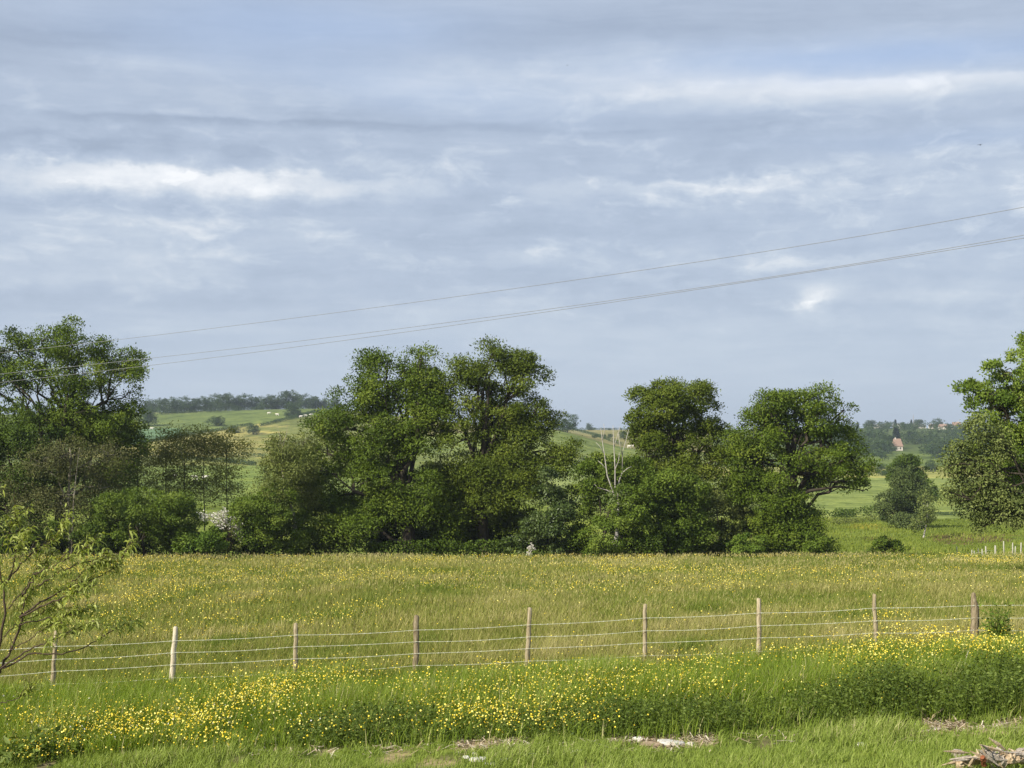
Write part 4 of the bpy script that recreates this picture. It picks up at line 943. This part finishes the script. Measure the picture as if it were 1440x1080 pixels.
# ------------------------------------------------------------------ young tree at the left, close to the viewer
def sapling():
    D=15.0; rng=np.random.default_rng(21)
    b=on_ground(-70,D); root=empty('young_tree',b,'young tree with thin dark branches and long pale leaves at the left edge','tree')
    s=Geo(); g=Geo(); LF=[]
    def P3(l,dd): 
        P=np.array([pt(*q,D) for q in l]); P[:,1]+=np.linspace(0,dd,len(P)); return P
    def dens(P,n): 
        t=np.linspace(0,len(P)-1,n); return np.stack([np.interp(t,range(len(P)),P[:,k]) for k in range(3)],1)
    base=P3([(-22,985),(-4,948)],0); s.tube(dens(np.vstack([b-[0,0,.1],pt(-45,1080,D),base]),10),np.linspace(.045,.026,10),8)
    ST=[([(-4,948),(0,941),(13,916),(25,879),(27,858),(31,839),(42,828),(54,823)],.017,.2,.3),
        ([(-4,948),(-3,925),(5,895),(12,856),(9,820),(3,768),(-2,735),(-6,700)],.018,-.2,.5),
        ([(27,868),(45,854),(65,843),(96,825),(130,814),(155,801),(172,768)],.012,.3,.35),
        ([(28,869),(60,852),(96,838),(111,830),(132,822)],.010,-.3,.5),
        ([(26,879),(65,871),(91,868),(112,862)],.008,.3,.4),
        ([(0,941),(26,923),(52,908),(78,897),(109,884),(137,870)],.011,-.2,.45),
        ([(4,940),(39,921),(78,921),(109,916),(135,900),(156,888),(176,876)],.010,.2,.55),
        ([(9,817),(25,798),(39,781),(62,768),(75,752),(86,735)],.010,.2,.4),
        ([(31,839),(44,822),(54,807),(90,790),(120,775),(140,762)],.010,-.3,.35),
        ([(54,823),(80,806),(104,795),(128,790),(150,792)],.008,.2,.25),
        ([(96,825),(112,806),(126,797),(140,790)],.006,.3,.2),
        ([(9,820),(20,800),(30,770),(48,745)],.008,-.2,.35),([(12,856),(30,830),(50,800),(62,785)],.007,.2,.5),
        ([(3,768),(12,745),(20,725)],.006,.1,.2),([(-22,985),(0,990),(22,984),(38,970)],.006,.1,.7),
        ([(13,916),(40,900),(70,880),(95,872)],.006,-.2,.55),([(5,895),(18,880),(45,868),(75,850)],.006,.3,.6),
        ([(-6,940),(-60,860),(-90,780),(-110,700)],.02,.2,.3),([(-4,925),(-35,850),(-45,760),(-40,690)],.016,-.3,.3),([(-60,860),(-110,820),(-150,770)],.012,.2,.3)]
    for l,r,dd,f0 in ST:
        P=dens(P3(l,dd),26); P[1:]+=rng.normal(0,.006,(25,3)); s.tube(P,np.linspace(r,.003,26),7)
        for k in range(int(26*f0),26):
            for _ in range(3):
                if rng.random()<.15+.6*(k/26):
                    a=P[k]; d=unit(P[min(k+1,25)]-P[k-1]+rng.normal(size=3)*.011*8*.12+np.array([0,0,.01])); e=a+unit(d+rng.normal(0,.55,3))*rng.uniform(.06,.22)
                    tw=np.array([a,(a+e)/2+[0,0,.01],e]); s.tube(tw,[.003,.002,.001],5)
                    n=rng.integers(5,10); t=rng.random(n)[:,None]; LF.append(a+(e-a)*t)
    C=np.vstack(LF); n=len(C)
    # long lanceolate leaves, drooping, two quads each
    t=rng.normal(size=(n,3)); t[:,0]+=.3; t[:,2]=t[:,2]*.6-.1; t=unit(t); nn=rng.normal(size=(n,3))*.6; nn[:,2]+=.8; nn=unit(nn-t*(nn*t).sum(1,keepdims=True)); bb=np.cross(nn,t)
    L=rng.uniform(.05,.105,n)[:,None]; w=L*.105
    m=C+t*L*.5; tip=C+t*L*.92; tip[:,2]-=L[:,0]*.38; q=C+t*L*.22
    tint=np.clip(rng.normal(.5,.24,n),0,1)
    m2=C+t*L*.6; m2[:,2]-=L[:,0]*.06
    g.quads(np.stack([C,m2-bb*w,m2+nn*w*.3,m2*0+C],1)[:, [0,1,2,3]][:, :] if False else np.stack([C,q-bb*w*.8,m2-bb*w,m2],1),tint); g.quads(np.stack([C,m2,m2+bb*w,q+bb*w*.8],1),tint)
    g.quads(np.stack([m2-bb*w,tip,tip,m2+bb*w],1)[:, [0,1,3,3]] if False else np.stack([m2-bb*w,(m2+tip)/2-bb*w*.6,tip,m2],1),tint); g.quads(np.stack([m2,tip,(m2+tip)/2+bb*w*.6,m2+bb*w],1),tint)
    s.build('trunk',M['twig'],root,smooth=True); g.build('crown',M['willow'],root)
sapling()

# ------------------------------------------------------------------ haze
HAZE=0.00014
def haze():
    g=Geo(); box(g,(-3000,-60,-60),(3000,5600,75)); o=g.build('haze',M['cow'],attr=False); o.data.materials.clear()
    m,nt,ns,ln=new_mat('haze_air'); out=ns.new('ShaderNodeOutputMaterial'); v=ns.new('ShaderNodeVolumePrincipled')
    v.inputs['Color'].default_value=(.72,.82,.95,1); v.inputs['Density'].default_value=HAZE; v.inputs['Anisotropy'].default_value=.2
    ln.new(v.outputs[0],out.inputs['Volume']); o.data.materials.append(m); tag(o,'thin bluish haze over the countryside','haze',kind='stuff')
haze()

# ------------------------------------------------------------------ sky, sun, camera
SUN=Vector((-.66,-.58,.60)).normalized()
def world():
    w=bpy.data.worlds.new('World'); SC.world=w; w.use_nodes=True; nt=w.node_tree; ns,ln=nt.nodes,nt.links; ns.clear()
    def m(op,*a):
        n=ns.new('ShaderNodeMath'); n.operation=op
        for k,v in enumerate(a):
            if isinstance(v,(int,float)): n.inputs[k].default_value=v
            else: ln.new(v,n.inputs[k])
        return n.outputs[0]
    tc=ns.new('ShaderNodeTexCoord'); sp=ns.new('ShaderNodeSeparateXYZ'); ln.new(tc.outputs['Generated'],sp.inputs[0])
    az=m('MULTIPLY',m('ARCTAN2',sp.outputs[0],sp.outputs[1]),20.0)       # degrees of the heavens, 1 unit = 2.86 deg
    el=m('MULTIPLY',m('ARCSINE',sp.outputs[2]),20.0)
    def noise(sx,sy,off,det=6,rough=.55,dist=0.,X=az,Y=el):
        c=ns.new('ShaderNodeCombineXYZ'); ln.new(m('MULTIPLY',X,sx),c.inputs[0]); ln.new(m('MULTIPLY',Y,sy),c.inputs[1]); c.inputs[2].default_value=off
        n=ns.new('ShaderNodeTexNoise'); n.inputs['Scale'].default_value=1; n.inputs['Detail'].default_value=det; n.inputs['Roughness'].default_value=rough; n.inputs['Distortion'].default_value=dist
        ln.new(c.outputs[0],n.inputs['Vector']); return m('SUBTRACT',n.outputs[0],.5)
    wx=noise(.5,1.2,3.1,4); wy=noise(.45,1.1,7.7,4); wf=noise(1.6,2.6,1.3,6,.62)
    X=m('ADD',az,m('MULTIPLY',wx,1.6)); Y=m('ADD',el,m('ADD',m('MULTIPLY',wy,.35),m('MULTIPLY',wf,.10)))
    Yp=m('ADD',el,m('ADD',m('MULTIPLY',wy,.25),m('MULTIPLY',wf,.75))); Xp=m('ADD',az,m('MULTIPLY',noise(1.8,2.4,9.3,6,.62),1.6))
    def A(px): return math.atan((px-720)/F)*20
    def E(px,py): return math.atan((HY-py)/F*math.cos(math.atan((px-720)/F)))*20
    def blob(px,py,rx,ry,amp,puff=False,tilt=0.,sharp=0.):
        XX,YY=(Xp,Yp) if puff else (X,Y)
        dx=m('SUBTRACT',XX,A(px)); dy=m('SUBTRACT',YY,E(px,py))
        if tilt: dy=m('SUBTRACT',dy,m('MULTIPLY',dx,tilt))
        a=m('DIVIDE',dx,rx/100); 
        b=m('DIVIDE',dy,ry/100)
        if sharp:   # crisper upper edge: compress the positive side
            b=m('ADD',m('MULTIPLY',m('MAXIMUM',b,0.),sharp),m('MINIMUM',b,0.))
        s=m('ADD',m('MULTIPLY',a,a),m('MULTIPLY',b,b)); return m('MULTIPLY',m('EXPONENT',m('MULTIPLY',s,-1.)),amp)
    n1=noise(.16,1.0,.5,5,.5,.3,X,Y); n2=noise(.5,2.6,4.2,7,.58,.2,X,Y); n3=noise(1.3,2.3,8.8,8,.62,.0)
    low=m('SMOOTH_MIN',m('MAXIMUM',m('SUBTRACT',1.0,m('MULTIPLY',m('ABSOLUTE',m('SUBTRACT',el,2.3)),.55)),0.),1.,.1)
    n4=noise(.22,4.6,12.5,7,.6,.15,X,Y); n5=noise(1.1,2.6,6.6,9,.62,.25,X,Y)
    low=m('MAXIMUM',m('SUBTRACT',1.0,m('MULTIPLY',m('ABSOLUTE',m('SUBTRACT',el,3.2)),.36)),0.)
    puff=m('MULTIPLY',m('MULTIPLY',m('MAXIMUM',m('SUBTRACT',n5,.02),0.),low),2.6)
    br=m('ADD',m('ADD',m('MULTIPLY',n4,.46),puff),m('ADD',m('MULTIPLY',n1,.6),m('ADD',m('MULTIPLY',n2,.52),m('MULTIPLY',m('ADD',m('MULTIPLY',n3,low),m('MULTIPLY',n3,.2)),.7))))
    F_=[ # white billowing bank at left
        (70,240,150,26,.30,True,0,2.2),(215,247,150,30,.36,True,0,2.2),(360,255,110,26,.34,True,0,2.2),(460,258,80,22,.26,True,0,2),(575,260,70,20,.26,True,0,2),(300,262,330,20,.16,False,0,1),
        (1040,255,110,22,.36,True,0,2),(930,258,110,14,.22,True,0,2),(1180,262,130,22,.26,True,0,2),(1330,268,110,22,.16,True,0,2),
        (1152,418,26,17,.55,False,.35,1.4),(1138,428,18,10,.35,True,.3,1.2),(1310,415,60,24,.28,True,0,1.3),(1090,372,110,12,.26,True,0,1.4),(1165,362,60,10,.2,True,0,1.4),(760,357,60,14,.26,True,0,1.4),(290,388,60,14,.18,True,0,1.4),(40,385,120,16,.14,True,0,1.3),(640,240,60,7,.14,True,0,1),
        # grey shadowed layers
        (250,165,280,11,-.36,False,-.01,3),(120,195,260,17,-.26,True,0,1.2),(640,178,300,10,-.22,False,0,2.2),(150,285,300,14,-.17,False,0,1),(560,285,260,14,-.14,False,0,1),(60,45,190,28,-.32,False,.06,1.6),(700,75,110,38,-.24,False,-.3,1),(1000,38,360,34,-.24,False,0,1),(1050,172,420,16,-.22,False,0,1),(1000,205,500,8,-.10,False,0,1),(800,130,160,22,-.10,False,-.15,1),
        # pale layers
        (250,120,300,45,.12,False,.03,1),(1080,120,430,32,.50,False,-.02,1.6),(1330,112,240,20,.34,False,-.02,3),(760,95,150,26,.2,False,-.1,1),(900,97,170,18,.12,False,0,1),(800,210,240,9,.14,False,0,1),(860,177,160,4,.18,False,0,1),(1350,222,170,8,.12,False,0,1),(500,40,120,26,.10,False,0,1),(380,315,220,14,.10,False,0,1)]
    for f in F_: br=m('ADD',br,blob(f[0],f[1],f[2],f[3],f[4],f[5],f[6],f[7] if f[7]!=1 else 0.))
    fac=m('ADD',m('MULTIPLY',br,.62),.42)
    r=ramp(ns,[(0,(.265,.318,.410)),(.22,(.318,.378,.486)),(.42,(.384,.448,.560)),(.58,(.462,.522,.615)),(.76,(.592,.630,.688)),(1,(.81,.82,.84))]); ln.new(fac,r.inputs[0])
    # clearer blue openings
    blue=m('ADD',blob(1240,82,330,26,.75,False,0,1),m('ADD',blob(420,35,260,40,.55,False,0,1),m('ADD',blob(560,120,280,30,.30,False,-.1,1),blob(1350,190,200,14,.2,False,0,1))))
    mb=ns.new('ShaderNodeMix'); mb.data_type='RGBA'; ln.new(m('MINIMUM',m('MULTIPLY',blue,.75),1.),mb.inputs[0]); ln.new(r.outputs[0],mb.inputs[6]); mb.inputs[7].default_value=(.300,.420,.660,1)
    lo=m('MULTIPLY',m('MAXIMUM',m('SUBTRACT',1.,m('MULTIPLY',el,.55)),0.),.75)
    ml=ns.new('ShaderNodeMix'); ml.data_type='RGBA'; ln.new(m('MINIMUM',lo,.85),ml.inputs[0]); ln.new(mb.outputs[2],ml.inputs[6]); ml.inputs[7].default_value=(.450,.535,.650,1)
    sky=ns.new('ShaderNodeTexSky'); sky.sky_type='NISHITA'; sky.sun_disc=False; sky.sun_elevation=math.asin(SUN.z); sky.sun_rotation=math.atan2(SUN.x,SUN.y)%(2*math.pi)
    b1=ns.new('ShaderNodeBackground'); b1.inputs[1].default_value=.06; ln.new(sky.outputs[0],b1.inputs[0])
    b2=ns.new('ShaderNodeBackground'); b2.inputs[1].default_value=.92; ln.new(ml.outputs[2],b2.inputs[0])
    mx=ns.new('ShaderNodeMixShader'); mx.inputs[0].default_value=.88; ln.new(b1.outputs[0],mx.inputs[1]); ln.new(b2.outputs[0],mx.inputs[2])
    out=ns.new('ShaderNodeOutputWorld'); ln.new(mx.outputs[0],out.inputs[0])
world()
L=bpy.data.lights.new('sun','SUN'); L.energy=5.0; L.angle=math.radians(.5); L.color=(1,.93,.80)
so=bpy.data.objects.new('sun',L); COL.objects.link(so); so.rotation_euler=(-SUN).to_track_quat('-Z','Y').to_euler(); so.location=(-60,-30,60)
cam=bpy.data.cameras.new('camera'); co=bpy.data.objects.new('camera',cam); COL.objects.link(co)
cam.sensor_width=36; cam.lens=F/1440*36; cam.shift_y=(HY-540)/1440; cam.clip_start=.1; cam.clip_end=12000
co.location=(0,0,CZ); co.rotation_euler=(math.pi/2,0,0); SC.camera=co
SC.view_settings.view_transform='Standard'; SC.view_settings.look='None'; SC.view_settings.exposure=.52; SC.view_settings.gamma=1
SC.cycles.use_denoising=True; SC.cycles.max_bounces=6; SC.cycles.diffuse_bounces=2; SC.cycles.transmission_bounces=4; SC.cycles.transparent_max_bounces=4
